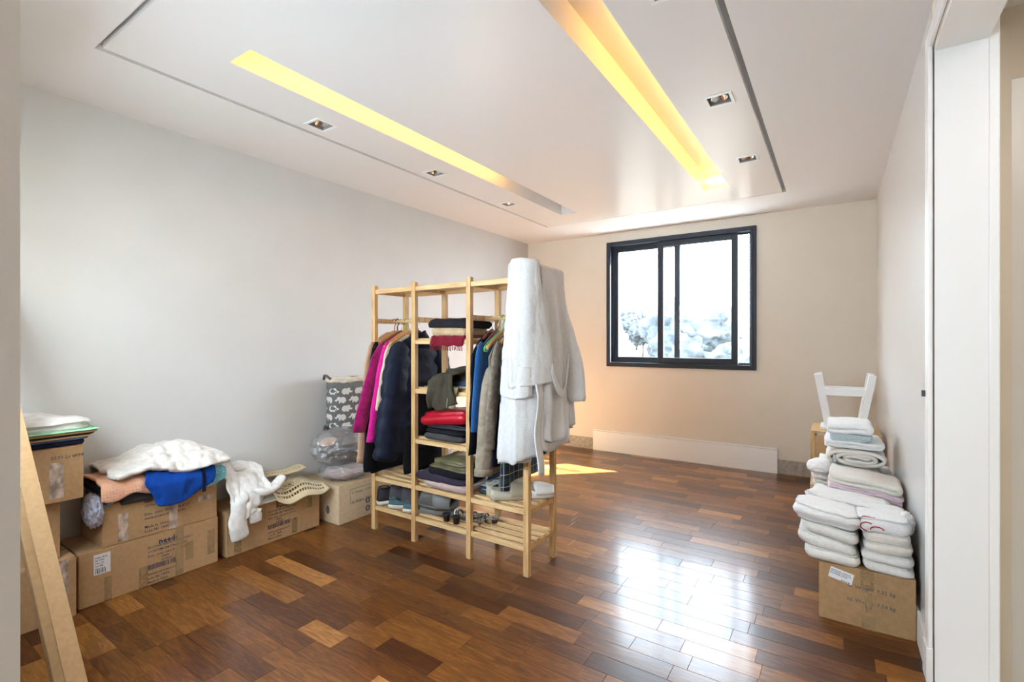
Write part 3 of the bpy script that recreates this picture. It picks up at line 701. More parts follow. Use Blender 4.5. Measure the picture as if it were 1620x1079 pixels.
# ------------------------------------------------------------------ draped cloth
def drape(name, label, cat, mat, y0, y1, path, v0, v1, amp=0.012, seed=0, nu=48, nv=36, thick=0.005, edge=0.02, group=None, fr=9, parent=None, skew=0, lift=0.0):
    """cloth lying along a path in (x,z), y across; v0(u), v1(u) give start and end arc lengths"""
    P = [Vector((p[0], 0, p[1])) for p in path]; S = [0]
    for a, b in zip(P, P[1:]): S.append(S[-1]+(b-a).length)
    def at(s):
        s = max(0, min(S[-1]-1e-6, s)); i = 0
        while S[i+1] < s: i += 1
        k = (s-S[i])/(S[i+1]-S[i]); q = P[i].lerp(P[i+1], k); d = (P[i+1]-P[i]).normalized()
        return q, Vector((-d.z, 0, d.x))
    def fn(u, v):
        a, b = v0(u), v1(u); s = a+(b-a)*v
        q, n = at(s)
        _, n2 = at(s+0.03); _, n3 = at(s-0.03); n = (n+n2+n3).normalized()
        if n.z < -0.1: n = -n
        w = fbm(u*fr*0.45+seed, s*fr, seed*1.7)*0.9+ridg(u*fr*0.5+seed, s*fr*0.45+2*u, seed)*0.55+0.75
        d = lift+amp*max(0, w)
        yy = y0+(y1-y0)*u+skew*s+edge*fbm(s*8, seed+u, 1.0)*(1 if 0.1 > u or u > 0.9 else 0.4)
        return Vector((q.x, yy, q.z))+n*d+Vector((0, 0, 0.0))
    o = sheet(name, fn, nu, nv, mat, parent, thick)
    if label: tag(o, label, cat, group)
    return o

# clothes heaped on carton c2 (top z .487)
zt = 0.490
o = slab('folded_cloth', -3.20, 1.01, zt, 0.30, 0.24, 0.035, M['mid_grey'], layers=2, seed=2); tag(o, 'grey folded garment at the bottom of the clothes heap, under the peach one', 'clothes', 'clothes heaped on the printed carton')
o = drape('printed_shirt', 'blue patterned cotton shirt peeking out under the peach garment', 'clothes', M['blue_print'], 0.90, 1.02, [(-3.30, zt+0.045), (-3.06, zt+0.045), (-3.028, zt+0.02), (-3.022, zt-0.2)], lambda u: 0, lambda u: 0.315-0.05*u, amp=0.008, seed=4, nu=24, nv=28, group='clothes heaped on the printed carton')
o = drape('grey_garment', 'plain grey cloth edge hanging below the peach garment', 'clothes', M['charcoal_grey'], 0.965, 1.16, [(-3.28, zt+0.042), (-3.06, zt+0.042), (-3.032, zt+0.01), (-3.03, zt-0.2)], lambda u: 0.02, lambda u: 0.295+0.0*u, amp=0.004, seed=5, nu=24, nv=28, group='clothes heaped on the printed carton')
o = drape('peach_garment', 'peach garment with tiny dots hanging over the carton edge', 'clothes', M['peach_dots'], 0.872, 1.13, [(-3.32, zt+0.10), (-3.08, zt+0.105), (-3.030, zt+0.09), (-3.014, zt+0.06), (-3.008, zt-0.2)], lambda u: 0, lambda u: 0.365+0.012*sin(u*9), amp=0.008, seed=6, nu=36, nv=30, thick=0.012, group='clothes heaped on the printed carton', fr=5)
o = slab('folded_cloth', -3.20, 1.02, zt+0.055, 0.28, 0.30, 0.035, M['charcoal'], layers=2, seed=12); tag(o, 'dark folded garment flattened between the peach cloth and the white towel', 'clothes', 'clothes heaped on the printed carton')
o = drape('lavender_cloth', 'crumpled pale lavender cloth hanging off the left end of the carton', 'clothes', M['lavender'], 0.0, 0.1, [(-3.2, 0.6), (-3.0, 0.6)], lambda u: 0, lambda u: .2, nu=4, nv=4); bpy.data.objects.remove(o)
def blob_cloth(name, label, c, r, mat, seed, cat='clothes', group=None, k=3.0, amp=0.28, squash=None, parent=None, hem=0):
    bm = bmesh.new(); bmesh.ops.create_icosphere(bm, subdivisions=5, radius=1)
    vs = []
    for v in bm.verts:
        p = v.co.copy(); n = ridg(p.x*k+seed, p.y*k, p.z*k*0.8)*0.6+0.4*fbm(p.x*k*1.7, p.y*k*1.7+seed, p.z*k*1.2)+0.25*ridg(p.x*k*2.3, p.y*k*2.3, seed+p.z*k*2)
        p *= 1+amp*n
        vs.append((c[0]+p.x*r[0], c[1]+p.y*r[1], max(c[2]+p.z*r[2], squash if squash is not None else -9)))
    fs = [tuple(v.index for v in f.verts) for f in bm.faces]; bm.free()
    o = mk(name, vs, fs, mat, parent, True)
    if label: tag(o, label, cat, group)
    return o
blob_cloth('lavender_cloth', 'crumpled pale lavender cloth hanging off the left end of the carton', (-3.10, 0.868, 0.455), (0.085, 0.032, 0.072), M['lavender'], 3, group='clothes heaped on the printed carton')
o = drape('aqua_garment', 'light aqua patterned garment hanging over the carton at right of the blue shirt', 'clothes', M['aqua_print'], 1.15, 1.468, [(-3.30, zt+0.075), (-3.09, zt+0.08), (-3.030, zt+0.055), (-3.016, zt+0.02), (-3.012, zt-0.25)], lambda u: 0, lambda u: 0.36+0.01*sin(u*11)-0.02*u, amp=0.006, seed=8, nu=36, nv=30, group='clothes heaped on the printed carton')
o = drape('blue_shirt', 'royal blue shirt with dark sleeve band draped over the carton front', 'clothes', M['royal_blue'], 1.055, 1.385, [(-3.30, zt+0.105), (-3.10, zt+0.125), (-3.018, zt+0.10), (-2.992, zt+0.05), (-2.985, zt-0.3)], lambda u: 0.02, lambda u: (0.33+0.12*min(1, u/0.14) if u < 0.14 else 0.45+0.012*sin((u-0.14)*6)-0.055*max(0, (u-0.45)/0.55)**1.3) , amp=0.014, seed=9, nu=60, nv=44, thick=0.008, group='clothes heaped on the printed carton', fr=7)
def strip_on(name, y0, y1, path, a, b, mat, parent, seed=1):
    return drape(name, None, None, mat, y0, y1, path, lambda u: a, lambda u: b, amp=0.008, seed=seed, nu=10, nv=20, parent=parent, lift=0.0)
strip_on('sleeve_band', 1.315, 1.335, [(-3.10, zt+0.132), (-3.010, zt+0.115), (-2.976, zt+0.06), (-2.970, zt-0.3)], 0.03, 0.25, M['navy'], o)
o = drape('white_towel', 'large off white cloth heaped over the clothes on the printed carton', 'towel', M['off_white'], 0.93, 1.475, [(-3.365, zt+0.13), (-3.30, zt+0.18), (-3.16, zt+0.185), (-3.04, zt+0.135), (-2.99, zt+0.08), (-2.98, zt-0.1)],
    lambda u: 0.0, lambda u: 0.39-0.015*sin(u*7)+(0.02*u), amp=0.030, seed=14, nu=90, nv=60, thick=0.022, group='clothes heaped on the printed carton', fr=9)
# shape it: thinner towards both ends
me = o.data
for v in me.vertices:
    y = v.co.y+o.location.y; u = (y-0.93)/0.545
    base = zt+0.125-0.03*max(0, u-0.5)
    z = v.co.z+o.location.z
    k = max(0.12, min(1, 0.15+2.2*max(0, u)))*(1 if u < 0.7 else max(0.25, 1-(u-0.7)*2.2))
    v.co.z = (base+(z-base)*k)-o.location.z if z > base else v.co.z
box('black_strap', -3.30, -3.24, 1.33, 1.40, zt+0.135, zt+0.19, M['black_cloth']); tag(bpy.data.objects['black_strap'], 'small black strap poking up behind the white cloth heap', 'strap')
# the white blouse over carton c3's near corner
zb = 0.272
bl = thing('white_blouse', 'bright white blouse with long sleeves draped over the carton corner', 'clothes', (-3.1, 1.56, zb))
o = drape('body', None, None, M['cotton_white'], 1.488, 1.74, [(-3.34, zb+0.16), (-3.20, zb+0.20), (-3.09, zb+0.16), (-3.025, zb+0.10), (-3.008, zb+0.03), (-3.005, zb-0.3)], lambda u: 0, lambda u: 0.56-0.20*u, amp=0.030, seed=21, nu=44, nv=60, thick=0.012, parent=bl, fr=6)
def sleeve_tube(name, pts, rx, rz_, mat, parent, seed=0, seg=22, amp=0.16):
    pts = [Vector(p) for p in pts]; rings = []; N = 26
    def at(t):
        s = t*(len(pts)-1); i = min(int(s), len(pts)-2); k = s-i
        p0 = pts[max(i-1, 0)]; p1 = pts[i]; p2 = pts[i+1]; p3 = pts[min(i+2, len(pts)-1)]
        return 0.5*((2*p1)+(p2-p0)*k+(2*p0-5*p1+4*p2-p3)*k*k+(3*p1-p0-3*p2+p3)*k**3)
    for i in range(N+1):
        t = i/N; p = at(t); d = (at(min(1, t+0.02))-at(max(0, t-0.02))).normalized()
        s = d.cross(Vector((0, 0, 1))) if abs(d.z) < 0.93 else d.cross(Vector((1, 0, 0))); s.normalize(); u = s.cross(d).normalized()
        a_, b_ = (rx(t) if callable(rx) else rx), (rz_(t) if callable(rz_) else rz_)
        if i in (0, N): a_ *= 0.8; b_ *= 0.8
        ring = []
        for k in range(seg):
            a = 2*PI*k/seg; m = 1+amp*(fbm(cos(a)*1.3+seed, sin(a)*1.3, t*7)+0.5*ridg(t*9, seed, a*0.5))
            ring.append(p+s*(a_*cos(a)*m)+u*(b_*sin(a)*m))
        rings.append(ring)
    return loft(name, rings, mat, parent)
sleeve_tube('sleeve', [(-3.06, 1.56, zb+0.14), (-2.99, 1.535, zb+0.07), (-2.975, 1.515, zb-0.05), (-2.98, 1.535, zb-0.155)], lambda t: 0.042+0.012*t, 0.022, M['cotton_white'], bl, 2)
sleeve_tube('sleeve', [(-3.07, 1.62, zb+0.15), (-3.0, 1.66, zb+0.10), (-3.0, 1.73, zb+0.085), (-3.06, 1.85, zb+0.13)], lambda t: 0.045-0.016*t, 0.024, M['cotton_white'], bl, 3)
sleeve_tube('collar', [(-3.22, 1.53, zb+0.19), (-3.17, 1.60, zb+0.225), (-3.18, 1.68, zb+0.21)], 0.028, 0.020, M['cotton_white'], bl, 5)
sleeve_tube('cuff', [(-3.02, 1.60, zb+0.03), (-2.985, 1.625, zb-0.02), (-2.99, 1.63, zb-0.085)], lambda t: 0.045-0.01*t, 0.018, M['cotton_white'], bl, 7)
# cream cloth and the perforated mat
o = slab('folded_cloth', -3.15, 1.735, 0.270, 0.27, 0.20, 0.028, M['off_white'], layers=2, seed=31); tag(o, 'cream folded cloth lying flat under the perforated mat', 'clothes')
mt = thing('perforated_mat', 'beige perforated rubber bath mat folded over on the carton', 'mat', (-3.17, 1.95, 0.30))
def mat_low(u, v):
    y = 1.74+0.385*u+0.02*v; x = -3.34+0.375*v
    z = 0.312+0.030*sin(PI*v)*(1+sin(u*5))*0.6-0.075*max(0, v-0.82)/0.18*(0.4+0.5*sin(u*3.1))+0.018*sin(u*9+v*3)
    return Vector((x-0.0*u, y, max(z, 0.302) if v < 0.82 else z))
sheet('perforated_sheet', mat_low, 20, 16, M['mat'], mt, 0.004, holes=True)
def mat_up(u, v):
    y = 1.66+0.44*u-0.02*v; a = v*PI*0.75
    x = -3.35+0.20*v; z = 0.362+0.035*sin(a)+0.02*u+0.012*sin(u*6)
    return Vector((x, y, z))
sheet('perforated_sheet', mat_up, 22, 8, M['mat'], mt, 0.004, holes=True)
tube('rolled_edge', [mat_up(k/12, 1.0) for k in range(13)], 0.006, M['mat'], mt)

# folded shirts on the top left carton
zc = 0.813
stack = [('navy', 0.024, 'navy blue'), ('slate_blue', 0.010, 'slate blue'), ('yellow_cloth', 0.011, 'pale yellow'), ('navy', 0.008, 'dark blue'), ('mustard', 0.011, 'tan'), ('mint', 0.007, 'mint green')]
pos = ['lowest of the pile', 'second from the bottom', 'third from the bottom', 'fourth from the bottom', 'second from the top', 'topmost coloured one']
z = zc
for i, (mk_, h, nm) in enumerate(stack):
    o = slab('folded_shirt', -3.16+0.012*i*0.4, 0.565+0.004*i, z, 0.33+0.008*i, 0.50+0.012*i, h, M[mk_], layers=1, amp=0.002, seed=i, inset=0.006, e=0.12)
    tag(o, f'{nm} folded shirt on the top left carton, {pos[i]}', 'shirt', 'folded shirts on the top left carton'); z += h+0.0005
o = slab('white_cloth', -3.15, 0.55, z, 0.35, 0.56, 0.026, M['off_white'], layers=2, amp=0.016, seed=40, inset=0.006, e=0.3, dome=0.045, wr=7); tag(o, 'crumpled white cloth heaped on top of the folded shirts', 'clothes')

# ------------------------------------------------------------------ bags and hamper beside the rack
bag = thing('plastic_bag', 'large clear plastic bag of dark clothes on the pale carton, upper one', 'bag', (-3.1, 2.33, 0.40), 'plastic bags on the pale carton')
blob_cloth('contents', None, (-3.08, 2.33, 0.505), (0.12, 0.16, 0.075), M['charcoal_grey'], 51, parent=bag, amp=0.12)
blob_cloth('film', None, (-3.10, 2.33, 0.52), (0.16, 0.20, 0.125), M['film'], 52, parent=bag, amp=0.18, k=4)
blob_cloth('contents', None, (-3.10, 2.24, 0.555), (0.06, 0.06, 0.04), M['camel'], 55, parent=bag, amp=0.15)
bag2 = thing('plastic_bag', 'small clear plastic bag of brownish cloth on the pale carton, lower one', 'bag', (-3.05, 2.36, 0.28), 'plastic bags on the pale carton')
blob_cloth('contents', None, (-3.07, 2.36, 0.335), (0.13, 0.14, 0.045), M['dusty_pink'], 57, parent=bag2, amp=0.14)
blob_cloth('film', None, (-3.07, 2.36, 0.345), (0.16, 0.18, 0.062), M['film'], 58, parent=bag2, amp=0.2, k=4, squash=0.281)
bag3 = thing('plastic_bag', 'silvery crumpled plastic bag on the floor behind the rack', 'bag', (-2.85, 2.98, 0.0))
blob_cloth('film', None, (-2.80, 3.02, 0.30), (0.13, 0.16, 0.20), M['film2'], 61, parent=bag3, amp=0.28, k=4)
blob_cloth('contents', None, (-2.80, 3.02, 0.26), (0.10, 0.12, 0.14), M['mid_grey'], 62, parent=bag3, amp=0.16)
bag4 = blob_cloth('plastic_wrap', 'crumpled clear plastic wrap beside the cartons behind the rack shoes', (-2.72, 2.78, 0.13), (0.10, 0.12, 0.10), M['film2'], 66, 'bag', amp=0.3, k=4, squash=0.002)

hp = thing('fabric_hamper', 'grey fabric hamper printed with white elephants standing behind the plastic bags', 'hamper', (-3.24, 2.62, 0.62))
HX, HY, HA, HB, HZ0, HZ1 = -3.235, 2.62, 0.115, 0.28, 0.62, 1.01
M['hamper'] = surf('grey hamper canvas', (0.15, 0.145, 0.14), 0.9, 0.15, var=0.08, vscale=60, bump=0.4, bscale=200)
M['eleph'] = surf('off white elephant print', (0.66, 0.62, 0.57), 0.9, 0.15)
def hamper_ring(z, k=1.0):
    return [(HX+HA*k*sgn_pow(cos(2*PI*i/48), 0.7)*(1+0.02*fbm(z*9, i*0.3)), HY+HB*k*sgn_pow(sin(2*PI*i/48), 0.7), z+0.006*fbm(i*0.4, z*5)) for i in range(48)]
o = loft('fabric_body', [hamper_ring(z) for z in (HZ0, HZ0+0.08, HZ0+0.2, HZ0+0.3, HZ1)], M['hamper'], hp, caps=False, thick=0.006)
mk('bottom', hamper_ring(HZ0+0.002, 0.98), [tuple(range(48))], M['hamper'], hp)
loft('rim', [hamper_ring(z, 1.02) for z in (HZ1-0.02, HZ1-0.01, HZ1+0.008)], M['cream_cloth'], hp, caps=False, thick=0.008)
ELEPH = [(0,.25),(.02,.45),(.10,.60),(.25,.68),(.42,.68),(.55,.63),(.66,.72),(.80,.72),(.88,.62),(.90,.45),(.96,.32),(1.04,.30),(1.10,.40),(1.15,.36),(1.08,.22),(.95,.20),(.86,.28),(.80,.34),(.74,.30),(.72,0),(.58,0),(.56,.20),(.36,.20),(.34,0),(.18,0),(.16,.25),(.04,.12)]
arc = [(HX+(HA+0.006)*sgn_pow(cos(t), 0.7), HY+(HB+0.006)*sgn_pow(sin(t), 0.7)) for t in [-2.3+3.87*k/300 for k in range(301)]]
arcl = [0]
for p0, p1 in zip(arc, arc[1:]): arcl.append(arcl[-1]+math.hypot(p1[0]-p0[0], p1[1]-p0[1]))
def hamper_at(s, z):      # s = distance along the cloth from the end facing the camera round to the long front
    i = 0
    while i < 299 and arcl[i+1] < s: i += 1
    f = (s-arcl[i])/max(1e-6, arcl[i+1]-arcl[i]); p0, p1 = arc[i], arc[i+1]
    return (p0[0]+(p1[0]-p0[0])*f, p0[1]+(p1[1]-p0[1])*f, z)
vs, fs = [], []; org = HZ0
for r in range(5):
    for c in range(-1, 8):
        s0 = 0.01+c*0.105+(0.052 if r % 2 else 0); z0 = HZ0+0.012+r*0.066
        pts = []
        okk = True
        flip = (r % 2 == 1)
        for (a, b) in ELEPH:
            aa = (1.15-a) if flip else a
            s = s0+aa*0.075; zz = z0+b*0.070
            if s < 0 or s > arcl[-1]: okk = False
            pts.append(hamper_at(s, zz))
        if not okk: continue
        bm = bmesh.new(); vv = [bm.verts.new(p) for p in pts]; bm.faces.new(vv); bmesh.ops.triangulate(bm, faces=bm.faces); bm.verts.index_update()
        b0 = len(vs); vs += [tuple(v.co) for v in bm.verts]; fs += [tuple(b0+v.index for v in f.verts) for f in bm.faces]; bm.free()
o = mk('elephant_print', vs, fs, M['eleph'], hp); o['label'] = 'white elephants printed on the grey canvas'
# side facing the camera (-y end) print
tube('handle', [(HX+0.02, HY-HB-0.004, HZ1+0.002), (HX-0.01, HY-HB-0.02, HZ1+0.03), (HX-0.05, HY-HB-0.012, HZ1+0.03), (HX-0.07, HY-HB-0.004, HZ1)], 0.010, M['hamper'], hp)
tube('handle', [(HX-0.05, HY-HB-0.006, HZ0+0.03), (HX-0.03, HY-HB-0.03, HZ0), (HX+0.03, HY-HB-0.03, HZ0), (HX+0.05, HY-HB-0.006, HZ0+0.03)], 0.010, M['hamper'], hp)
slab('lining', HX, HY, HZ1-0.03, 0.20, 0.50, 0.03, M['off_white'], hp, layers=1, amp=0.012, seed=70)
c7 = carton('carton', 'carton against the left wall hidden behind the bags, under the hamper', -3.365, -3.20, 2.71, 3.0, 0, 0.45, mat=M['card_d'], group='cartons behind the rack')
sh = slab('folded_blanket', -3.25, 2.62, 0.28, 0.20, 0.44, 0.335, M['charcoal_grey'], layers=5, seed=71); tag(sh, 'stack of dark folded blanket behind the bags, carrying the hamper', 'blanket')
bpy.data.objects.remove(c7.children[0]) if False else None
for ch in list(c7.children): bpy.data.objects.remove(ch)
bpy.data.objects.remove(c7)

# ------------------------------------------------------------------ the rack
RX = [-2.675, -2.290, -1.832, -1.425]; RY0, RY1 = 2.297, 2.592; PW, PD = 0.034, 0.030; RH = 1.69
rk = thing('wooden_rack', 'tall open pine clothes rack with slatted shelves and hanging rods', 'rack', (-2.05, 2.445, 0))
for i, x in enumerate(RX):
    for y in (RY0, RY1):
        p = box('post', x-PW/2, x+PW/2, y-PD/2, y+PD/2, 0, RH, M['pine'], rk, bev=0.0015)
        if y == RY0:
            for z in (0.142, 0.157, 0.342, 0.357, 0.64, 0.655, 0.975, 0.99, 1.285, 1.30, 1.44, 1.455, 1.635):
                vs = [(x-0.004+0.0022*cos(2*PI*k/8), y-PD/2-0.0005, z+0.0022*sin(2*PI*k/8)) for k in range(8)]
                mk('screw', vs, [tuple(range(8))], M['hole'], p)
ZB, ZL, Z1, Z2, Z3, ZT = 0.135, 0.338, 0.640, 0.965, 1.285, 1.635
def rails(i, z, h=0.026):
    box('side_rail', RX[i]-0.010, RX[i]+0.010, RY0+PD/2, RY1-PD/2, z, z+h, M['pine'], rk, bev=0.001)
for i in range(4):
    for z in (ZB, ZL, ZT): rails(i, z)
    rails(i, 1.430, 0.034)
for i in (1, 2):
    for z in (Z1, Z2, Z3): rails(i, z)
def shelf(a, b, z, ys=(2.340, 2.409, 2.478, 2.547)):
    for y in ys: box('slat', RX[a]-0.008, RX[b]+0.008, y-0.0165, y+0.0165, z+0.0265, z+0.039, M['pine_x'], rk, bev=0.001)
    box('front_rail', RX[a]+PW/2, RX[b]-PW/2, RY0-0.010, RY0+0.012, z+0.002, z+0.030, M['pine_x'], rk, bev=0.001)
    box('back_rail', RX[a]+PW/2, RX[b]-PW/2, RY1-0.012, RY1+0.010, z+0.002, z+0.030, M['pine_x'], rk, bev=0.001)
for a in range(3):
    shelf(a, a+1, ZB); shelf(a, a+1, ZL); shelf(a, a+1, ZT-0.004)
for z in (Z1, Z2, Z3): shelf(1, 2, z)
for a, b in ((0, 1), (2, 3)):
    tube('hanging_rod', [(RX[a]+0.01, 2.445, 1.447), (RX[b]-0.01, 2.445, 1.447)], 0.011, M['pine_x'], rk, seg=14)

# ------------------------------------------------------------------ hangers and hanging clothes
YC = 2.445
def hanger(label, x, mat, hook=None, kind='wood', yc=YC, zt=1.447, hw=0.205, drop=0.10, top=0.07):
    t = thing('hanger', label, 'hanger', (x, yc, zt), 'hangers on the rack')
    hook = hook or M['steel']; hk = 0.0018 if hook == M['steel'] else 0.004
    r = 0.0135+hk; pts = [(x, yc-r*cos(a), zt+r*sin(a)) for a in [PI*1.1*k/12-0.1*PI+0.0 for k in range(13)]]
    pts = [(x, yc+r*cos(PI*(-0.15+1.15*k/12)), zt+r*sin(PI*(-0.15+1.15*k/12))) for k in range(13)]
    # ends at the far side of the rod, runs down to the neck
    pts = pts[::-1]; pts = pts+[(x, yc+r*0.6, zt-r-0.006), (x, yc, zt-r-0.018), (x, yc, zt-top)]
    tube('hook', pts, hk, hook, t, seg=8)
    zz = zt-top
    if kind == 'wood':
        rings = []
        for k in range(17):
            s = -1+2*k/16; y = yc+s*hw; z = zz-0.012-drop*abs(s)**1.25; h = 0.020-0.008*abs(s); w = 0.006+0.004*abs(s)
            rings.append([(x+w*cos(2*PI*j/12), y, z+h*sin(2*PI*j/12)) for j in range(12)])
        loft('shoulder_bar', rings, mat, t)
    else:
        pts = [(x, yc-hw*0.85, zz-drop), (x, yc-hw, zz-drop-0.012), (x, yc-hw, zz-drop-0.028), (x, yc-hw*0.88, zz-drop-0.034), (x, yc-hw*0.8, zz-drop-0.02)]
        tube('shoulder_bar', [(x, yc+hw, zz-drop), (x, yc, zz)]+[(x, yc-hw*0.86, zz-drop*0.86)]+pts[1:], 0.0045, mat, t, seg=8)
    return t
def garment(name, label, x, rows, mat, sleeves=None, fold=0.25, nf=5, seed=0, group='clothes hanging on the rack', quilt=0, yc=YC, collar=None, tx=0.0, cat='clothes'):
    """rows: (z, half width in y, half thickness in x, y offset)"""
    t = thing(name, label, cat, (x, yc, rows[-1][0]), group)
    R = []
    N = 44 if quilt else 30
    def row_at(t_):
        s = t_*(len(rows)-1); i = min(int(s), len(rows)-2); k = s-i
        return [rows[i][j]+(rows[i+1][j]-rows[i][j])*k for j in range(4)]
    ztop = rows[0][0]
    for i in range(N+1):
        t_ = i/N; z, ry, rx, oy = row_at(t_)
        q = 1.0
        if quilt: q = 0.80+0.34*abs(sin((ztop-z)*PI/quilt))**0.6
        ring = []
        for k in range(40):
            a = 2*PI*k/40; f = fold*min(1, (ztop-z)*3)
            m = 1+f*sin(nf*a+seed+1.5*sin(z*5+seed))+0.10*fbm(cos(a)*2+seed, sin(a)*2, z*9)
            xx = rx*q*sgn_pow(cos(a), 0.8)*m; yy = (ry+0.006*sin(z*25+seed)*(1 if z < ztop-0.12 else 0))*sgn_pow(sin(a), 0.85)*(1+(q-1)*0.25)
            ring.append((x+xx+tx*(ztop-z), yc+oy+yy, z+0.006*sin(3*a+seed)*(1 if t_ > 0.97 else 0)))
        R.append(ring)
    loft('body', R, mat, t)
    if sleeves:
        for sd_, path, rx, ry, m2, cuff in sleeves:
            def P(p): return Vector((x+p[2] if len(p) > 2 else x, yc+sd_*p[0], p[1]))
            pts = [P(p) for p in path]
            rr = rx
            seg = 20; rings = []; NN = 34 if quilt else 24
            for i in range(NN+1):
                t_ = i/NN; s = t_*(len(pts)-1); ii = min(int(s), len(pts)-2); k = s-ii; p = pts[ii].lerp(pts[ii+1], k)
                w = (ry[0]+(ry[1]-ry[0])*t_)*min(1, 0.3+0.7*math.sqrt(min(1, t_*5))); q = 1.0
                if quilt: q = 0.86+0.20*abs(sin(t_*PI*8))**0.4
                if i == NN: w *= 0.9
                rings.append([(p.x+rr*min(1, 0.3+0.7*math.sqrt(min(1, t_*5)))*q*cos(2*PI*j/seg)*(1+0.12*fbm(t_*6, j*0.4, seed)), p.y+w*q*sin(2*PI*j/seg)*(1+0.10*fbm(t_*7+seed, j*0.5)), p.z+0.35*w*sin(2*PI*j/seg)*sd_*0.4) for j in range(seg)])
            o = loft('sleeve', rings, m2 or mat, t)
            if cuff:
                p = pts[-1]; d = (pts[-1]-pts[-2]).normalized()
                loft('cuff', [[(p.x+d.x*h+(rr+0.003)*cos(2*PI*j/seg), p.y+d.y*h+(ry[1]+0.003)*sin(2*PI*j/seg), p.z+d.z*h+0.14*ry[1]*sin(2*PI*j/seg)*sd_) for j in range(seg)] for h in (-0.03, -0.015, 0.008)], cuff, o)
    if collar:
        zc_, r, m3 = collar
        loft('collar', [[(x+(0.028+0.012*h)*cos(2*PI*j/20)*r, yc+(0.075-0.5*h*0.1)*sin(2*PI*j/20)*r, zc_+h*0.045+0.01*sin(2*PI*j/20*2)) for j in range(20)] for h in (0, 0.4, 0.8, 1.0)], m3, t, caps=False, thick=0.006)
    return t
ST = 1.375-0.012   # top of the shoulder bars
def rows_(zt_, zb_, sh=0.215, hem=0.25, rx=0.018, rxb=0.03, neck=0.07, dy=0.0):
    return [(zt_, neck, rx*0.6, 0), (zt_-0.03, neck+0.06, rx, 0), (zt_-0.075, sh-0.03, rx, 0), (zt_-0.115, sh, rx*1.1, dy*0.2), (zt_-0.30, (sh+hem)/2, (rx+rxb)/2, dy*0.5), ((zt_+zb_)/2, hem, rxb, dy), (zb_, hem+0.01, rxb, dy)]
def slv(z0=1.30, y0=0.165, y1=0.36, z1=0.74, w=(0.06, 0.045), rx=0.022, mat=None, cuff=None, both=True, dx=0.0):
    path = [(y0, z0, 0), (y0+(y1-y0)*0.35, z0-(z0-z1)*0.3, dx*0.3), (y0+(y1-y0)*0.75, z0-(z0-z1)*0.7, dx*0.7), (y1, z1, dx)]
    return [(-1, path, rx, w, mat, cuff)]+([(1, path, rx, w, mat, cuff)] if both else [])

hanger('orange brown plastic hook hanger at the left end of the rod', -2.640, M['wood_h'], M['orange_p'])
garment('camel_coat', 'long camel coat, leftmost of the hanging clothes', -2.640, rows_(1.37, 0.55, hem=0.22, rx=0.010, rxb=0.014), M['camel'], slv(z1=0.50, y0=0.19, y1=0.285, w=(0.05, 0.042), rx=0.016, cuff=M['camel']), seed=1, fold=0.1)
hanger('varnished wooden hanger over the dark coat with a black hook', -2.608, M['wood_h'], M['black_p'], hw=0.22)
garment('black_coat', 'long black coat between the camel coat and the magenta fleece', -2.605, rows_(1.34, 0.42, hem=0.235, rx=0.010, rxb=0.016), M['black_cloth'], slv(z1=0.43, y0=0.19, y1=0.255, w=(0.05, 0.05), rx=0.016), seed=2, fold=0.1)
hanger('dark red wooden hanger holding the magenta fleece', -2.568, M['wood_hd'])
garment('magenta_fleece', 'magenta fleece jacket hanging left of the pink one', -2.565, rows_(1.345, 0.66, hem=0.27, rx=0.016, rxb=0.022), M['magenta'], slv(z1=0.715, y1=0.375, w=(0.055, 0.05), rx=0.022), seed=3, fold=0.18, nf=4)
hanger('wooden hanger with a thick green hook holding the pink jacket', -2.520, M['wood_h'], M['green_p'])
garment('pink_jacket', 'hot pink jacket hanging between the magenta fleece and the navy puffer', -2.518, rows_(1.335, 0.62, hem=0.24, rx=0.012, rxb=0.016), M['hot_pink'], slv(z1=0.655, y1=0.31, w=(0.05, 0.036), rx=0.020, cuff=M['hot_pink']), seed=4, fold=0.15, nf=4, collar=(1.30, 1.0, M['hot_pink']))
hanger('pale wooden hanger showing along the cream shirt shoulder', -2.483, M['wood_h'])
garment('cream_shirt', 'cream shirt edge showing just left of the navy puffer jacket', -2.482, rows_(1.35, 0.80, hem=0.215, rx=0.010, rxb=0.012), M['cream_cloth'], slv(z1=0.85, y1=0.27, w=(0.045, 0.04), rx=0.013), seed=5, fold=0.1)
hanger('dark red rounded wooden hanger at the top of the puffer jacket', -2.40, M['wood_hd'], hw=0.18)
garment('puffer_jacket', 'navy quilted puffer jacket filling the left bay of the rack', -2.395, rows_(1.34, 0.56, sh=0.22, hem=0.29, rx=0.035, rxb=0.06, neck=0.08), M['puffer'], slv(z1=0.54, y0=0.165, y1=0.30, w=(0.10, 0.088), rx=0.058, dx=-0.005), seed=6, fold=0.06, quilt=0.085, collar=(1.325, 1.25, M['puffer']))
garment('black_trousers', 'long black garment hanging low under the puffer jacket', -2.345, [(1.0, 0.10, 0.010, 0), (0.9, 0.16, 0.014, 0), (0.7, 0.2, 0.018, 0), (0.44, 0.19, 0.018, 0)], M['black_cloth'], seed=8, fold=0.15)

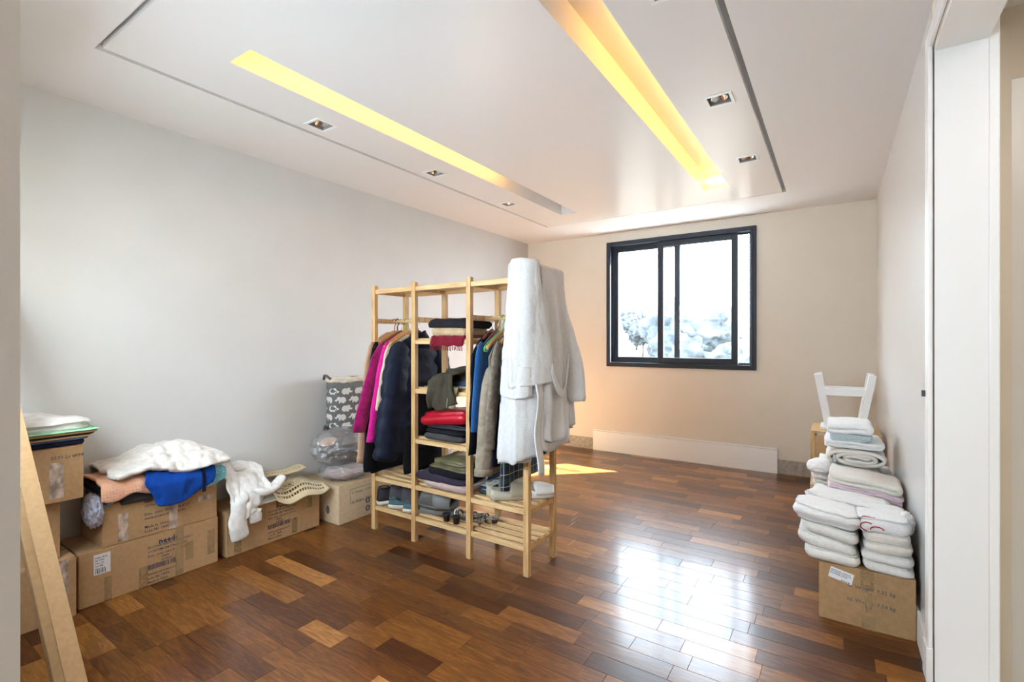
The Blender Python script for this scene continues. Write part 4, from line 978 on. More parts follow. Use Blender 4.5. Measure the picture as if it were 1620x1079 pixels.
# right bay
hanger('dark wooden hanger of the black fleece vest', -1.772, M['wood_hd'], hw=0.16)
garment('black_vest', 'black fleece vest, first of the clothes hanging in the right bay', -1.775, rows_(1.34, 0.64, sh=0.20, hem=0.215, rx=0.018, rxb=0.022), M['black_cloth'], seed=11, fold=0.15, nf=4, collar=(1.31, 1.0, M['black_cloth']))
hanger('second dark wooden hanger, above the blue shirt', -1.728, M['wood_hd'], hw=0.16)
garment('blue_shirt', 'bright blue shirt hanging between the black vest and the grey hoodie', -1.728, rows_(1.335, 0.52, sh=0.19, hem=0.20, rx=0.016, rxb=0.02), M['mid_blue'], slv(z1=0.78, y1=0.225, w=(0.045, 0.04), rx=0.018), seed=12, fold=0.2, nf=4)
hanger('bright green plastic hanger above the hoodie', -1.690, M['lime_p'], M['lime_p'], kind='plastic', hw=0.19)
hanger('varnished wooden hanger holding the beige hoodie', -1.665, M['wood_h'], hw=0.20)
garment('hoodie', 'beige hoodie with a long wide sleeve hanging beside the robe', -1.660, rows_(1.325, 0.54, sh=0.19, hem=0.20, rx=0.012, rxb=0.018), M['taupe'], slv(z0=1.16, y0=0.16, z1=0.56, y1=0.265, w=(0.06, 0.062), rx=0.040, dx=0.02, cuff=M['taupe']), seed=13, fold=0.1, nf=4)
garment('dark_jacket', 'dark navy jacket with brown tweed panel hanging next to the robe', -1.605, rows_(1.335, 0.60, sh=0.20, hem=0.225, rx=0.012, rxb=0.018), M['navy'], slv(z1=0.70, y1=0.26, w=(0.05, 0.045), rx=0.020, mat=M['brown_tweed']), seed=14, fold=0.12, nf=4)
hanger('wooden hanger of the tweed and navy jacket', -1.605, M['wood_h'], hw=0.19)
garment('plaid_shirt', 'dark green and navy plaid flannel shirt showing below the robe', -1.535, rows_(1.325, 0.515, sh=0.19, hem=0.20, rx=0.018, rxb=0.030), M['plaid'], [(-1, [(0.19, 1.25), (0.20, 0.9), (0.20, 0.47)], 0.022, (0.05, 0.04), None, None), (1, [(0.19, 1.25), (0.21, 0.9), (0.22, 0.60)], 0.022, (0.05, 0.05), None, None)], seed=15, fold=0.28, nf=5)
hanger('wooden hanger hidden in the plaid shirt collar', -1.535, M['wood_h'], hw=0.17)
garment('denim_trousers', 'dark blue denim trousers hanging below the hoodie in the right bay', -1.70, [(0.95, 0.12, 0.006, 0), (0.80, 0.14, 0.008, 0), (0.49, 0.15, 0.010, 0)], M['mid_blue'], seed=16, fold=0.1)

# ------------------------------------------------------------------ bathrobe draped over the right end of the rack
rb = thing('bathrobe', 'long white terry bathrobe draped over the right end of the wooden rack', 'bathrobe', (-1.44, 2.44, 0.55))
def robe_outline(s, off, k):
    """s 0..1 goes round from the left front to the right side and the back; k = flare"""
    pts = [(-1.508-0.040*k, 2.264-0.045*k), (-1.462, 2.256-0.055*k), (-1.398, 2.262-0.06*k), (-1.372+0.02*k, 2.34-0.01*k), (-1.368+0.035*k, 2.46), (-1.370+0.045*k, 2.58+0.02*k), (-1.400+0.03*k, 2.615+0.05*k), (-1.47, 2.625+0.05*k)]
    q = s*(len(pts)-1); i = min(int(q), len(pts)-2); f = q-i
    g = lambda a: Vector((pts[max(0, min(a, len(pts)-1))][0], pts[max(0, min(a, len(pts)-1))][1], 0))
    p0, p1, p2, p3 = g(i-1), g(i), g(i+1), g(i+2)
    p = 0.5*((2*p1)+(p2-p0)*f+(2*p0-5*p1+4*p2-p3)*f*f+(3*p1-p0-3*p2+p3)*f**3)
    e = 0.02; q2 = min(s+e, 1)*(len(pts)-1); i2 = min(int(q2), len(pts)-2); pp = g(i2).lerp(g(i2+1), q2-i2)
    q3 = max(s-e, 0)*(len(pts)-1); i3 = min(int(q3), len(pts)-2); pm = g(i3).lerp(g(i3+1), q3-i3)
    d = (pp-pm).normalized(); n = Vector((d.y, -d.x, 0))
    return p+n*off
CTR = Vector((-1.455, 2.44, 0))
TZ = 1.722
def robe_sheet(name, s0, s1, ztop, zbot, off, mat, nf=6, fa=0.022, seed=0, thick=0.010, nu=70, nv=60, kmax=1.0, over=True, parent=rb, ph=0, ztopf=None):
    def fn(u, v):
        s = s0(v)+(s1(v)-s0(v))*u
        T = 0.10 if over else 0.0
        zt_ = ztop if not ztopf else ztop+ztopf(s)
        if v < T:                                # over the top
            w = v/T; p = robe_outline(s, off, 0); c = Vector((-1.455, p.y*0.75+CTR.y*0.25, 0))
            e = sin(w*PI/2); q = c.lerp(p, e)
            z = zt_-0.012*(1-cos(w*PI/2))-0.010*w**4+0.006*fbm(q.x*20, q.y*14, seed)
            return Vector((q.x, q.y, z+off*0.6))
        w = (v-T)/(1-T); zb_ = zbot(u) if callable(zbot) else zbot
        z = zt_-0.022+(zb_-zt_+0.022)*w; dep = max(0, TZ-z); k = min(1, dep*0.97)**1.2
        f = fa*min(1, dep*2.2)*(sin(s*nf*2*PI+seed+1.2*sin(z*3+seed))*0.7+0.5*fbm(s*nf*1.3+seed, z*1.6, seed))
        f += 0.006*fbm(s*16, z*7, seed)
        p = robe_outline(s, off+f+0.012*min(1, dep*3), k)
        return Vector((p.x, p.y, z+off*0.6*(1-min(1, w*8))))
    return sheet(name, fn, nu, nv, mat, parent, thick)
TZ = 1.722
robe_sheet('robe_body', lambda v: 0.0, lambda v: 1.0, TZ, lambda u: (0.655 if u < 0.35 else (0.70+0.02*sin(u*22) if u < 0.72 else 0.80-0.5*max(0, u-0.8))), 0.003, M['robe'], nf=5, fa=0.020, seed=2)
robe_sheet('front_panel', lambda v: 0.0, lambda v: 0.40-0.02*v, TZ+0.004, lambda u: 0.625+0.05*u+0.01*sin(u*9), 0.011, M['robe'], nf=6, fa=0.010, seed=5, nu=40)
robe_sheet('side_panel', lambda v: 0.42, lambda v: 0.93, TZ+0.005, lambda u: 0.76-0.03*sin(u*8)+0.03*u, 0.012, M['robe'], nf=7, fa=0.028, seed=8, nu=46)
# upper folded flap (the near sleeve) hanging in front
robe_sheet('sleeve', lambda v: 0.10+0.05*v, lambda v: 0.36+0.13*v, TZ+0.012, lambda u: 1.050+0.03*u, 0.034, M['robe'], nf=3, fa=0.010, seed=11, nu=36, thick=0.016, kmax=0.25)
# far sleeve hanging out at right
sleeve_tube('sleeve', [(-1.43, 2.60, 1.66), (-1.375, 2.615, 1.45), (-1.315, 2.63, 1.18), (-1.285, 2.615, 0.945)], lambda t: 0.022+0.028*min(1, t*1.6), lambda t: 0.02+0.046*min(1, t*1.4), M['robe'], rb, 21, amp=0.06)
SLP = [Vector(p) for p in ((-1.43, 2.60, 1.66), (-1.375, 2.615, 1.45), (-1.315, 2.63, 1.18), (-1.285, 2.615, 0.945))]
def slp(t):
    q = t*3; i = min(int(q), 2); k = q-i
    p0, p1, p2, p3 = SLP[max(i-1, 0)], SLP[i], SLP[i+1], SLP[min(i+2, 3)]
    return 0.5*((2*p1)+(p2-p0)*k+(2*p0-5*p1+4*p2-p3)*k*k+(3*p1-p0-3*p2+p3)*k**3)
for ang in (0.62, 0.86):
    def pipe(u, v, ang=ang):
        t = 0.25+0.74*v; a_ = 0.022+0.028*min(1, t*1.6)+0.003; b_ = 0.02+0.046*min(1, t*1.4)+0.003
        a2 = ang-0.0+0.09*u
        return slp(t)+Vector((a_*cos(a2-0.25), b_*sin(a2-0.25), 0))
    sheet('piping', pipe, 1, 18, M['satin'], rb, 0.004)
# collar roll at the left edge
robe_sheet('shawl_collar', lambda v: 0.02-0.02*v, lambda v: 0.13+0.02*v, TZ+0.006, lambda u: 1.20, 0.020, M['robe'], nf=2, fa=0.006, seed=17, nu=20, kmax=0.2, thick=0.018)
# pocket
robe_sheet('pocket', lambda v: 0.03, lambda v: 0.33, 1.175, lambda u: 1.035-0.045*max(0, sin(PI*u))**0.4, 0.022, M['robe'], nf=5, fa=0.012, seed=5, nu=20, nv=16, over=False)
# belt loop and hanging belt end
def belt(u, v):
    a = v*1.0; y = 2.335+0.20*v; z = 1.16-0.17*max(0, sin(PI*min(1, v*1.02)))**0.9+0.05*v
    return Vector((-1.298+0.02*sin(PI*v)+0.004*u, y+0.01*u, z+0.045*(u-0.5)))
sheet('belt', belt, 4, 24, M['robe'], rb, 0.008)
def belt2(u, v):
    return Vector((-1.335+0.008*sin(v*9)+0.03*v-0.0*u, 2.235+0.060*u+0.01*sin(v*7)-0.03*v, 1.08-0.49*v))
sheet('belt', belt2, 4, 24, M['robe'], rb, 0.008)

# ------------------------------------------------------------------ folded clothes on the shelves
def fold(name, label, x, y, z, lx, ly, h, mat, group='folded clothes on the rack shelves', **k):
    k['amp'] = max(k.get('amp', 0), 0.009); k.setdefault('rz', 0.07*sin(k.get('seed', 0)*2.3)); k.setdefault('e', 0.32)
    o = slab(name, x, y, z, lx, ly, h, mat, **k); return tag(o, label, 'clothes', group)
s3 = Z3+0.040
fr = thing('fringed_scarf', 'dark red fringed scarf folded at the bottom of the top shelf pile', 'scarf', (-2.0, 2.42, s3))
slab('folded_scarf', -1.99, 2.43, s3, 0.27, 0.26, 0.014, M['maroon'], fr, layers=1, seed=81)
sheet('front_edge', lambda u, v: Vector((-2.135+0.27*u, 2.300-0.018*sin(v*PI*0.5)-0.006, s3+0.012-0.062*v+0.004*sin(u*20))), 18, 8, M['maroon'], fr, 0.006)
for k in range(22):
    xx = -2.130+0.0125*k*0.98; l = 0.028+0.010*fbm(k*0.9, 1)
    obox('tassel', (xx, 2.272, s3-0.050+0.003*sin(k)), (xx+0.003*sin(k*2.1), 2.272, s3-0.050-l), 0.0035, 0.003, M['maroon'], fr, up=(0, 1, 0))
fold('camel_sweater', 'camel brown sweater folded on the top shelf under the charcoal one', -2.02, 2.43, s3+0.0145, 0.30, 0.27, 0.048, M['camel_knit'], layers=1, seed=82, amp=0.008)
fold('charcoal_sweater', 'charcoal sweater folded on top of the top shelf pile', -2.02, 2.43, s3+0.063, 0.37, 0.28, 0.048, M['charcoal'], layers=1, seed=83, amp=0.010, dome=0.012, tx=-0.02)
s2 = Z2+0.040
fold('khaki_cloth', 'khaki folded trousers at the bottom of the second shelf pile', -2.02, 2.44, s2, 0.36, 0.25, 0.020, M['khaki'], layers=1, seed=84)
fold('denim_cloth', 'dark blue jeans folded in the second shelf pile under the olive sweater', -1.99, 2.44, s2+0.021, 0.30, 0.25, 0.022, M['denim'], layers=1, seed=85)
fold('grey_cloth', 'dark grey garment folded on top of the second shelf pile', -1.96, 2.46, s2+0.044, 0.26, 0.24, 0.075, M['olive'], layers=3, seed=86, dome=0.015)
o = drape('olive_sweater', None, None, M['olive'], 0, 1, [(0, 0), (1, 0)], lambda u: 0, lambda u: 1, nu=2, nv=2); bpy.data.objects.remove(o)
def olive(u, v):
    s = v; x = -2.17+0.22*u+0.05*v+0.02*sin(v*5)
    top = s2+0.118+0.004*sin(u*9)-0.05*(1-u)**2
    if s < 0.45: w = s/0.45; y = 2.52-0.24*w; z = top-0.012*w*w+0.012*fbm(x*22, w*3, 1)
    else: w = (s-0.45)/0.55; y = 2.268-0.012*sin(w*PI)+0.012*sin(x*60+w*2); z = top-0.015-(0.215-0.07*abs(u-0.55))*w
    return Vector((x+0.018*sin(w*3+u*5), y+0.010*fbm(x*25, z*12, 4), z))
o = sheet('olive_sweater', olive, 30, 34, M['olive'], None, 0.014); tag(o, 'olive brown sweater hanging over the front of the second shelf', 'clothes', 'folded clothes on the rack shelves')
def khk(u, v):
    x = -1.965+0.065*u-0.03*v; z = s2+0.02-0.13*v; y = 2.272-0.008*sin(v*PI)+0.006*sin(u*8)
    return Vector((x, y, z))
o = sheet('khaki_cloth', khk, 10, 14, M['khaki'], None, 0.010); tag(o, 'khaki cloth end hanging beside the olive sweater', 'clothes', 'folded clothes on the rack shelves')
def dnm(u, v): return Vector((-2.0+0.05*u, 2.262-0.004*sin(v*4), s2-0.09-0.05*v))
s1z = Z1+0.040
fold('dark_grey_sweater', 'dark grey sweater folded at the bottom of the third shelf pile', -2.05, 2.43, s1z, 0.35, 0.30, 0.038, M['charcoal_grey'], layers=1, seed=91, amp=0.008)
fold('black_garment', 'black folded garment, second from the bottom of the third shelf pile', -2.03, 2.43, s1z+0.039, 0.34, 0.29, 0.030, M['black_cloth'], layers=1, seed=92)
fold('black_nylon_jacket', 'dark shiny jacket folded directly under the red one', -2.02, 2.43, s1z+0.070, 0.35, 0.29, 0.030, M['black_nylon'], layers=1, seed=93)
fold('red_jacket', 'glossy red padded jacket folded on top of the third shelf pile', -2.05, 2.425, s1z+0.101, 0.375, 0.31, 0.070, M['red_satin'], layers=1, seed=94, dome=0.022, tx=0.09, amp=0.010, inset=0.022)
szl = ZL+0.040
fold('pink_beige_garment', 'dusty pink garment folded at the bottom of the lower shelf pile', -2.03, 2.43, szl, 0.40, 0.31, 0.038, M['dusty_pink'], layers=1, seed=95)
fold('plum_garment', 'dark purple grey garment spilling left in the lower shelf pile', -2.08, 2.43, szl+0.039, 0.42, 0.31, 0.040, M['plum_black'], layers=1, seed=96, dome=0.01, amp=0.010)
fold('black_folded_trousers', 'black folded trousers under the olive jacket on the lower shelf', -2.02, 2.43, szl+0.080, 0.33, 0.29, 0.042, M['black_cloth'], layers=1, seed=97, amp=0.010)
fold('olive_jacket', 'shiny olive nylon jacket folded on top of the lower shelf pile', -2.00, 2.43, szl+0.123, 0.31, 0.29, 0.052, M['olive_satin'], layers=2, seed=98, dome=0.015, amp=0.014)
fold('black_white_top', 'black and white top folded beside the beige clogs on the lower shelf', -1.775, 2.47, szl, 0.10, 0.22, 0.045, M['plaid'], layers=2, seed=99)

# ------------------------------------------------------------------ shoes
def shoe_sections(L, W, H, open_from=0.36, high=1.0):
    S = []
    for k in range(15):
        t = k/14                               # 0 heel, 1 toe
        w = W/2*(0.72+0.28*sin(PI*min(1, t*1.1)))*(1 if t < 0.8 else math.sqrt(max(0.02, 1-((t-0.8)/0.21)**2)))
        if t < 0.06: w *= 0.8
        h = H*(high if t < 0.32 else high-(high-0.52)*min(1, (t-0.32)/0.35)) if t < 0.78 else H*0.52*(1-0.55*((t-0.78)/0.22)**2)
        S.append((t*L-L/2, w, h, t))
    return S
def sneaker(name, label, x, y, z, rz, up, sole, L=0.27, W=0.095, H=0.075, lace=None, group='shoes on the bottom shelf', inner=None):
    t = thing(name, label, 'shoe', (x, y, z), group, rz)
    S = shoe_sections(L, W, H)
    sh_ = 0.024
    loft('sole', [[(sx*(w+0.004), yy, zz) for sx, zz in ((-1, 0.0), (1, 0.0), (1.03, sh_*0.6), (1, sh_), (-1, sh_), (-1.03, sh_*0.6))] for yy, w, h, _ in S], sole, t, world=False)
    rings = []
    for yy, w, h, tt in S:
        n = 14; ring = []
        for k in range(n):
            a = PI*k/(n-1); rr = w*0.96
            zz = sh_+h*max(0, sin(a))**(0.75)
            ring.append((rr*sgn_pow(cos(a), 0.75), yy+(0.012*sin(a) if tt < 0.1 else 0), zz))
        rings.append(ring)
    loft('upper', rings, up, t, world=False)
    # opening
    n = 16; yc_ = -L/2+L*0.19
    mk('opening', [(W*0.27*cos(2*PI*k/n), yc_+L*0.13*sin(2*PI*k/n), sh_+H*1.012-0.003*sin(2*PI*k/n)) for k in range(n)], [tuple(range(n))], inner or M['inner'], t, world=False)
    tube('ankle_collar', [(W*0.29*cos(2*PI*k/n), yc_+L*0.14*sin(2*PI*k/n), sh_+H*1.0-0.003*sin(2*PI*k/n)) for k in range(n+1)], 0.006, up, t, seg=6, world=False)
    if lace:
        for j in range(4):
            yy = -L/2+L*(0.40+0.075*j); hh = sh_+H*(0.97-0.115*j)
            tube('lace', [(-0.022, yy, hh-0.006), (0, yy+0.004, hh+0.002), (0.022, yy, hh-0.006)], 0.0028, lace, t, seg=6, world=False)
    return t
zs = ZB+0.040
sneaker('sneaker', 'black running shoe at the left end of the bottom shelf', -2.60, 2.42, zs, -0.35, M['shoe_k'], M['sole'], H=0.085, lace=M['rub_w'])
sneaker('sneaker', 'dark grey sneaker beside the black running shoe', -2.49, 2.44, zs, -0.75, M['shoe_d'], M['sole'], H=0.095, lace=M['black_p'])
sneaker('sneaker', 'dark grey sneaker with tan lining just left of the second post', -2.375, 2.445, zs, -0.95, M['shoe_d'], M['sole'], H=0.105, lace=M['rub_w'])
sneaker('small_shoe', 'small teal grey canvas shoe in front of the grey sneakers, left one', -2.475, 2.325, zs, -1.15, M['shoe_t'], M['sole'], L=0.125, W=0.050, H=0.038)
sneaker('small_shoe', 'small teal grey canvas shoe beside the second post, right one', -2.335, 2.322, zs, -1.2, M['shoe_t'], M['sole'], L=0.125, W=0.050, H=0.038)
def slide(name, label, x, y, z, rz, m1, m2, L=0.26, W=0.10, tilt=0, group='shoes on the bottom shelf', closed=False, rx=0):
    """slip-on: thick sole with a curved footbed rim and a wide band over the front"""
    t = thing(name, label, 'shoe', (x, y, z), group, rz); t.rotation_euler = (rx, tilt, rz)
    def wid(tt): return W/2*(0.74+0.26*sin(PI*min(1, tt*1.08)))*(1 if tt < 0.8 else math.sqrt(max(0.03, 1-((tt-0.8)/0.205)**2)))*(0.82 if tt < 0.05 else 1)
    R = []
    for k in range(17):
        tt = k/16; w = wid(tt); yy = tt*L-L/2; rise = 0.010*(1-tt)+0.006*tt**4
        lip = 0.020+(0.030*(1-tt/0.45) if closed and tt < 0.45 else 0)
        R.append([(-w, yy, 0.004), (-w*0.8, yy, 0), (w*0.8, yy, 0), (w, yy, 0.004), (w*1.04, yy, 0.018+rise), (w, yy, 0.020+rise+lip*0.7), (w*0.86, yy, 0.020+rise+lip*0.7), (w*0.72, yy, 0.024+rise), (-w*0.72, yy, 0.024+rise), (-w*0.86, yy, 0.020+rise+lip*0.7), (-w, yy, 0.020+rise+lip*0.7), (-w*1.04, yy, 0.018+rise)])
    loft('footbed', R, m1, t, world=False)
    B = []
    t0, t1 = (0.42, 0.985) if closed else (0.48, 0.84)
    for k in range(13):
        tt = t0+(t1-t0)*k/12; w = wid(tt)*1.03; yy = tt*L-L/2
        h = 0.036+(0.030 if closed else 0.034)*(1-((tt-t0)/(t1-t0))**2*0.75)
        B.append([(w*cos(PI*j/12), yy-(0.02*sin(PI*j/12) if k == 0 else 0), 0.022+h*sin(PI*j/12)) for j in range(13)])
    loft('band', B, m2, t, closed=False, thick=0.006, world=False)
    return t
szl2 = ZL+0.040
g2 = 'clogs on the lower shelf'
slide('clog', 'beige rubber clog in front, right one of the beige pair', -1.585, 2.40, szl2, -0.85, M['rub_b'], M['rub_b'], L=0.27, W=0.105, closed=True, group=g2)
slide('clog', 'beige rubber clog behind, left one of the beige pair', -1.665, 2.455, szl2, -0.85, M['rub_b'], M['rub_b'], L=0.26, W=0.10, closed=True, group=g2)
slide('clog', 'cream white clog behind the right front post of the rack', -1.475, 2.50, szl2, -0.9, M['rub_w'], M['rub_w'], L=0.19, W=0.09, closed=True, group=g2)
slide('sandal', 'grey slide sandal lying flat under the other grey one', -2.175, 2.40, zs, -1.3, M['rub_g'], M['rub_g'])
slide('sandal', 'grey slide sandal tipped on its side on the bottom shelf', -2.15, 2.385, zs+0.075, -1.25, M['rub_gd'], M['rub_g'], L=0.27, W=0.115, rx=-0.05, tilt=0.75)
# low sandals with black and white straps
for k, (xx, yy, lb_) in enumerate(((-1.965, 2.42, 'black and white strap sandal nearest the grey slides'), (-1.86, 2.44, 'black and white strap sandal beside the third post'))):
    t = thing('strap_sandal', lb_, 'shoe', (xx, yy, zs), 'shoes on the bottom shelf', PI-1.3)
    loft('footbed', [[(-w, tt*0.24-0.12, 0.030-0.026*min(1, tt*1.6)), (w, tt*0.24-0.12, 0.030-0.026*min(1, tt*1.6)), (w, tt*0.24-0.12, 0.040-0.026*min(1, tt*1.6)), (-w, tt*0.24-0.12, 0.040-0.026*min(1, tt*1.6))] for tt, w in [(i/10, 0.036*(0.7+0.3*sin(PI*i/10))*(1 if i < 10 else 0.5)) for i in range(11)]], M['sandal_print'], t, world=False)
    for yo in (0.03, 0.055, -0.05): tube('strap', [(0.036*cos(PI*j/8), yo+0.012*sin(PI*j/8), 0.012+0.038*sin(PI*j/8)) for j in range(9)], 0.005, M['black_p'] if yo != 0.055 else M['rub_w'], t, seg=6, world=False)
    loft('heel', [[(0.024*r*cos(2*PI*j/14), -0.095+0.022*r*sin(2*PI*j/14), zz) for j in range(14)] for r, zz in ((0.85, 0.0), (1.05, 0.032))], M['black_p'], t, world=False)
for k, (xx, lb_) in enumerate(((-2.035, 'small black flared cup heel at the front of the bottom shelf, left'), (-1.958, 'small black flared cup heel at the front of the bottom shelf, right'))):
    n = 20; c = (xx, 2.322, zs)
    t = thing('cup', lb_, 'cup', c, 'black cups on the bottom shelf')
    R = lambda r, z: [(c[0]+r*cos(2*PI*j/n), c[1]+r*sin(2*PI*j/n), c[2]+z) for j in range(n)]
    loft('cup_body', [R(0.019, 0), R(0.025, 0.040), R(0.029, 0.042), R(0.029, 0.047), R(0.024, 0.047), R(0.017, 0.006)], M['black_p'], t)

# thin nail-like rod lying on the floor below (white pin)
# ------------------------------------------------------------------ right wall: carton, crates, towels, stool
k1 = carton('carton', 'brown carton with weight print and white sticker against the right wall', -0.065, 0.292, 2.722, 3.24, 0, 0.268, mat=M['card_d'], flaps=None, long_axis='y')
yf = 2.722
text_mesh('printed_text', ['G. Weight: 9.35 kg', ' ', 'N. Weight: 7.58 kg'], M['inkg'], k1, (0.045, yf, 0.205), *PY, 0.023)
stk = box('shipping_sticker', -0.03, 0.07, yf-0.0009, yf, 0.0, 0.058, M['paper'], None)
bpy.data.objects.remove(stk)
def rot_rect(name, cx, cz, w, h, a, y, mat, par):
    vs = []
    for yy in (y, y-0.0008):
        for i, j in ((-1,-1),(1,-1),(1,1),(-1,1)):
            u, v = i*w/2, j*h/2; vs.append((cx+u*cos(a)-v*sin(a), yy, cz+u*sin(a)+v*cos(a)))
    return fix_normals(mk(name, vs, CUBE_F, mat, par))
rot_rect('shipping_sticker', 0.022, 0.218, 0.092, 0.050, -0.22, yf, M['paper'], k1)
ca, sa = cos(-0.22), sin(-0.22)
text_mesh('sticker_text', ['DESTINATARIO: CLINICA SP', 'RUA CENTRAL 120 BLOCO B', 'NF 001204 PESO 9.35 KG'], M['inkg'], k1, (-0.016, yf-0.0009, 0.247), (ca, 0, sa), (-sa, 0, ca), 0.0062, lead=1.3)
barcode(k1, (0.022, yf-0.0009, 0.193), (ca, 0, sa), (-sa, 0, ca), 0.035, 0.007, M['inkg'])
box('tape', 0.095, 0.145, yf-0.0008, yf, 0.18, 0.264, M['tape'], k1); box('tape', 0.10, 0.15, yf-0.0008, yf, 0.0, 0.06, M['tape'], k1)
box('tape', 0.112, 0.138, yf-0.0008, yf, 0.075, 0.165, M['tape'], k1)

gT = 'towels piled on the carton by the right wall'
def towel(label, x, y, z, lx, ly, h, mat='terry_i', **k):
    k.setdefault('layers', 1); k.setdefault('e', 0.28); k.setdefault('inset', h*0.30); k.setdefault('amp', 0.006)
    o = slab('folded_towel', x, y, z, lx, ly, h, M[mat], **k); return tag(o, label, 'towel', k.get('group') or gT)
yq = 2.86
lx_ = 0.235
zl = 0.269; sag = lambda x, y: -0.20*x
towel('ivory folded towel, lowest of the left column on the carton', -0.015, yq, zl, 0.225, 0.30, 0.052, tx=-0.06, seed=101)
towel('ivory folded towel, second from bottom of the left column', -0.035, yq, zl+0.056, 0.235, 0.30, 0.052, tx=-0.16, seed=102)
towel('ivory folded towel, third from bottom of the left column', -0.02, yq, zl+0.112, 0.225, 0.30, 0.054, tx=-0.20, seed=103)
towel('ivory folded towel, lowest of the right column on the carton', 0.195, yq, zl, 0.185, 0.30, 0.036, seed=104, tx=-0.05)
towel('ivory folded towel, second from bottom of the right column', 0.195, yq, zl+0.041, 0.185, 0.30, 0.040, seed=105, tx=-0.05)
towel('cream folded towel, third from bottom of the right column', 0.198, yq, zl+0.085, 0.180, 0.30, 0.044, 'terry_c', seed=106, tx=0.03)
towel('cream folded towel just under the embroidered one', 0.190, yq, zl+0.131, 0.178, 0.30, 0.040, 'terry_c', seed=107, tx=0.02)
te = thing('embroidered_towel', 'white towel with red script embroidery on top of the right column', 'towel', (0.18, yq, zl+0.173), gT)
slab('folded_towel', 0.180, yq, zl+0.173, 0.205, 0.31, 0.062, M['terry'], te, layers=1, seed=108, amp=0.008, inset=0.02, e=0.3)
def emb(pts, y): tube('embroidery', [(a, y-0.001, b) for a, b in pts], 0.0026, M['red_thread'], te, seg=6)
ye = yq-0.158
emb([(0.118+0.024*cos(a), zl+0.203+0.019*sin(a)) for a in [PI*(0.25+1.25*k/14) for k in range(15)]], ye)
emb([(0.155+0.024*cos(a), zl+0.194+0.014*sin(a)) for a in [PI*(1.05-1.0*k/12) for k in range(13)]], ye)
tube('embroidery', [(0.10, ye+0.03, zl+0.236), (0.115, ye+0.028, zl+0.240), (0.13, ye+0.03, zl+0.238), (0.15, ye+0.026, zl+0.238)], 0.0022, M['red_thread'], te, seg=6)
tw = thing('rolled_towel', 'thick white towel with puckered bands across the left column', 'towel', (-0.04, 2.80, zl+0.17), gT)
slab('folded_towel', -0.035, 2.80, zl+0.172, 0.275, 0.22, 0.072, M['terry'], tw, layers=1, seed=110, amp=0.012, inset=0.026, e=0.4, tx=-0.10, rz=0.0)
towel('large white towel lying across the back of the carton pile', 0.055, 3.02, zl+0.178, 0.34, 0.25, 0.062, 'terry', seed=111, tx=-0.11, amp=0.014, rz=-0.10, layers=1)
towel('white towel filling the back of the carton below the large one', 0.10, 3.11, zl, 0.34, 0.20, 0.165, 'terry', seed=112, layers=4, inset=0.012)
blob_cloth('frayed_towel', 'small crumpled white towel end tucked by the wall beside the embroidered one', (0.272, 2.86, zl+0.20), (0.024, 0.07, 0.045), M['terry'], 77, 'towel', gT)

# pink and grey pile on a second carton
k2 = carton('carton', 'carton hidden behind the towel pile, under the pink towels', -0.03, 0.292, 3.26, 3.56, 0, 0.375, mat=M['card_d'])
gP = 'pale pink and grey towels in the middle pile'
z = 0.376
for i, (m_, h, nm) in enumerate((('terry_c', 0.040, 'beige folded towel, lowest of the pink pile'), ('terry_i', 0.034, 'greyish ivory folded towel in the pink pile, second from the bottom'), ('terry_p', 0.028, 'pale pink folded towel in the middle pile, lower of two'), ('terry_p', 0.030, 'pale pink folded towel in the middle pile, upper of two'), ('terry_c', 0.044, 'thick beige folded towel on top of the pink pile'))):
    p = serp(0.33, h/2, 2); p = [(a, b) for a, b in p]
    o = ribbon('folded_towel', p, h/2*0.94, 0.30, M[m_], (0.125, 3.22-0.004*i, z), amp=0.006, seed=120+i); tag(o, nm, 'towel', gP)
    me = o.data
    for v in me.vertices: v.co.z -= 0.10*(v.co.x)
    z += h*1.02

# wooden crate with the big towel pile
cr = thing('wooden_crate', 'pale wooden crate by the right wall under the big towel pile', 'crate', (0.08, 3.83, 0))
cx0, cx1, cy0, cy1, ch = -0.135, 0.285, 3.62, 4.10, 0.385
for px_ in (cx0, cx1-0.024):
    for py_ in (cy0, cy1-0.024): box('post', px_, px_+0.024, py_, py_+0.024, 0, ch, M['pine'], cr, bev=0.001)
for k, z0 in enumerate((0.02, 0.11, 0.20, 0.29)):
    box('board', cx0+0.024, cx1-0.024, cy0+0.003, cy0+0.013, z0, z0+0.075, M['card_p'], cr, bev=0.001)
    box('board', cx0+0.003, cx0+0.013, cy0+0.024, cy1-0.024, z0, z0+0.075, M['pine'], cr, bev=0.001)
box('lid', cx0, cx1, cy0, cy1, ch, ch+0.012, M['pine'], cr, bev=0.001)
gB = 'towels in the big pile on the wooden crate'
def rib(label, path, t_, L, m_, x, y, z, seed, rz=0, amp=0.006):
    o = ribbon('folded_towel', path, t_, L, M[m_], (x, y, z), rz=rz, amp=amp, seed=seed, rows=12); return tag(o, label, 'towel', gB)
z = ch+0.013
rib('wide beige fringed towel, lowest on the wooden crate', serp(0.43, 0.020, 2), 0.019, 0.42, 'terry_c', 0.085, 3.60, z, 131, amp=0.010)
rib('wide ivory towel, second from the bottom on the wooden crate', serp(0.42, 0.022, 2), 0.021, 0.42, 'terry_i', 0.075, 3.60, z+0.042, 132, amp=0.010)
rib('cream towel with loose folded end, third from the bottom on the crate', serp(0.33, 0.021, 2), 0.020, 0.40, 'terry_i', 0.055, 3.60, z+0.088, 133, amp=0.008)
blob_cloth('loose_towel', 'white towel end bulging over the left side of the crate', (-0.075, 3.66, z+0.115), (0.075, 0.10, 0.045), M['terry'], 88, 'towel', gB, k=1.5, amp=0.12)
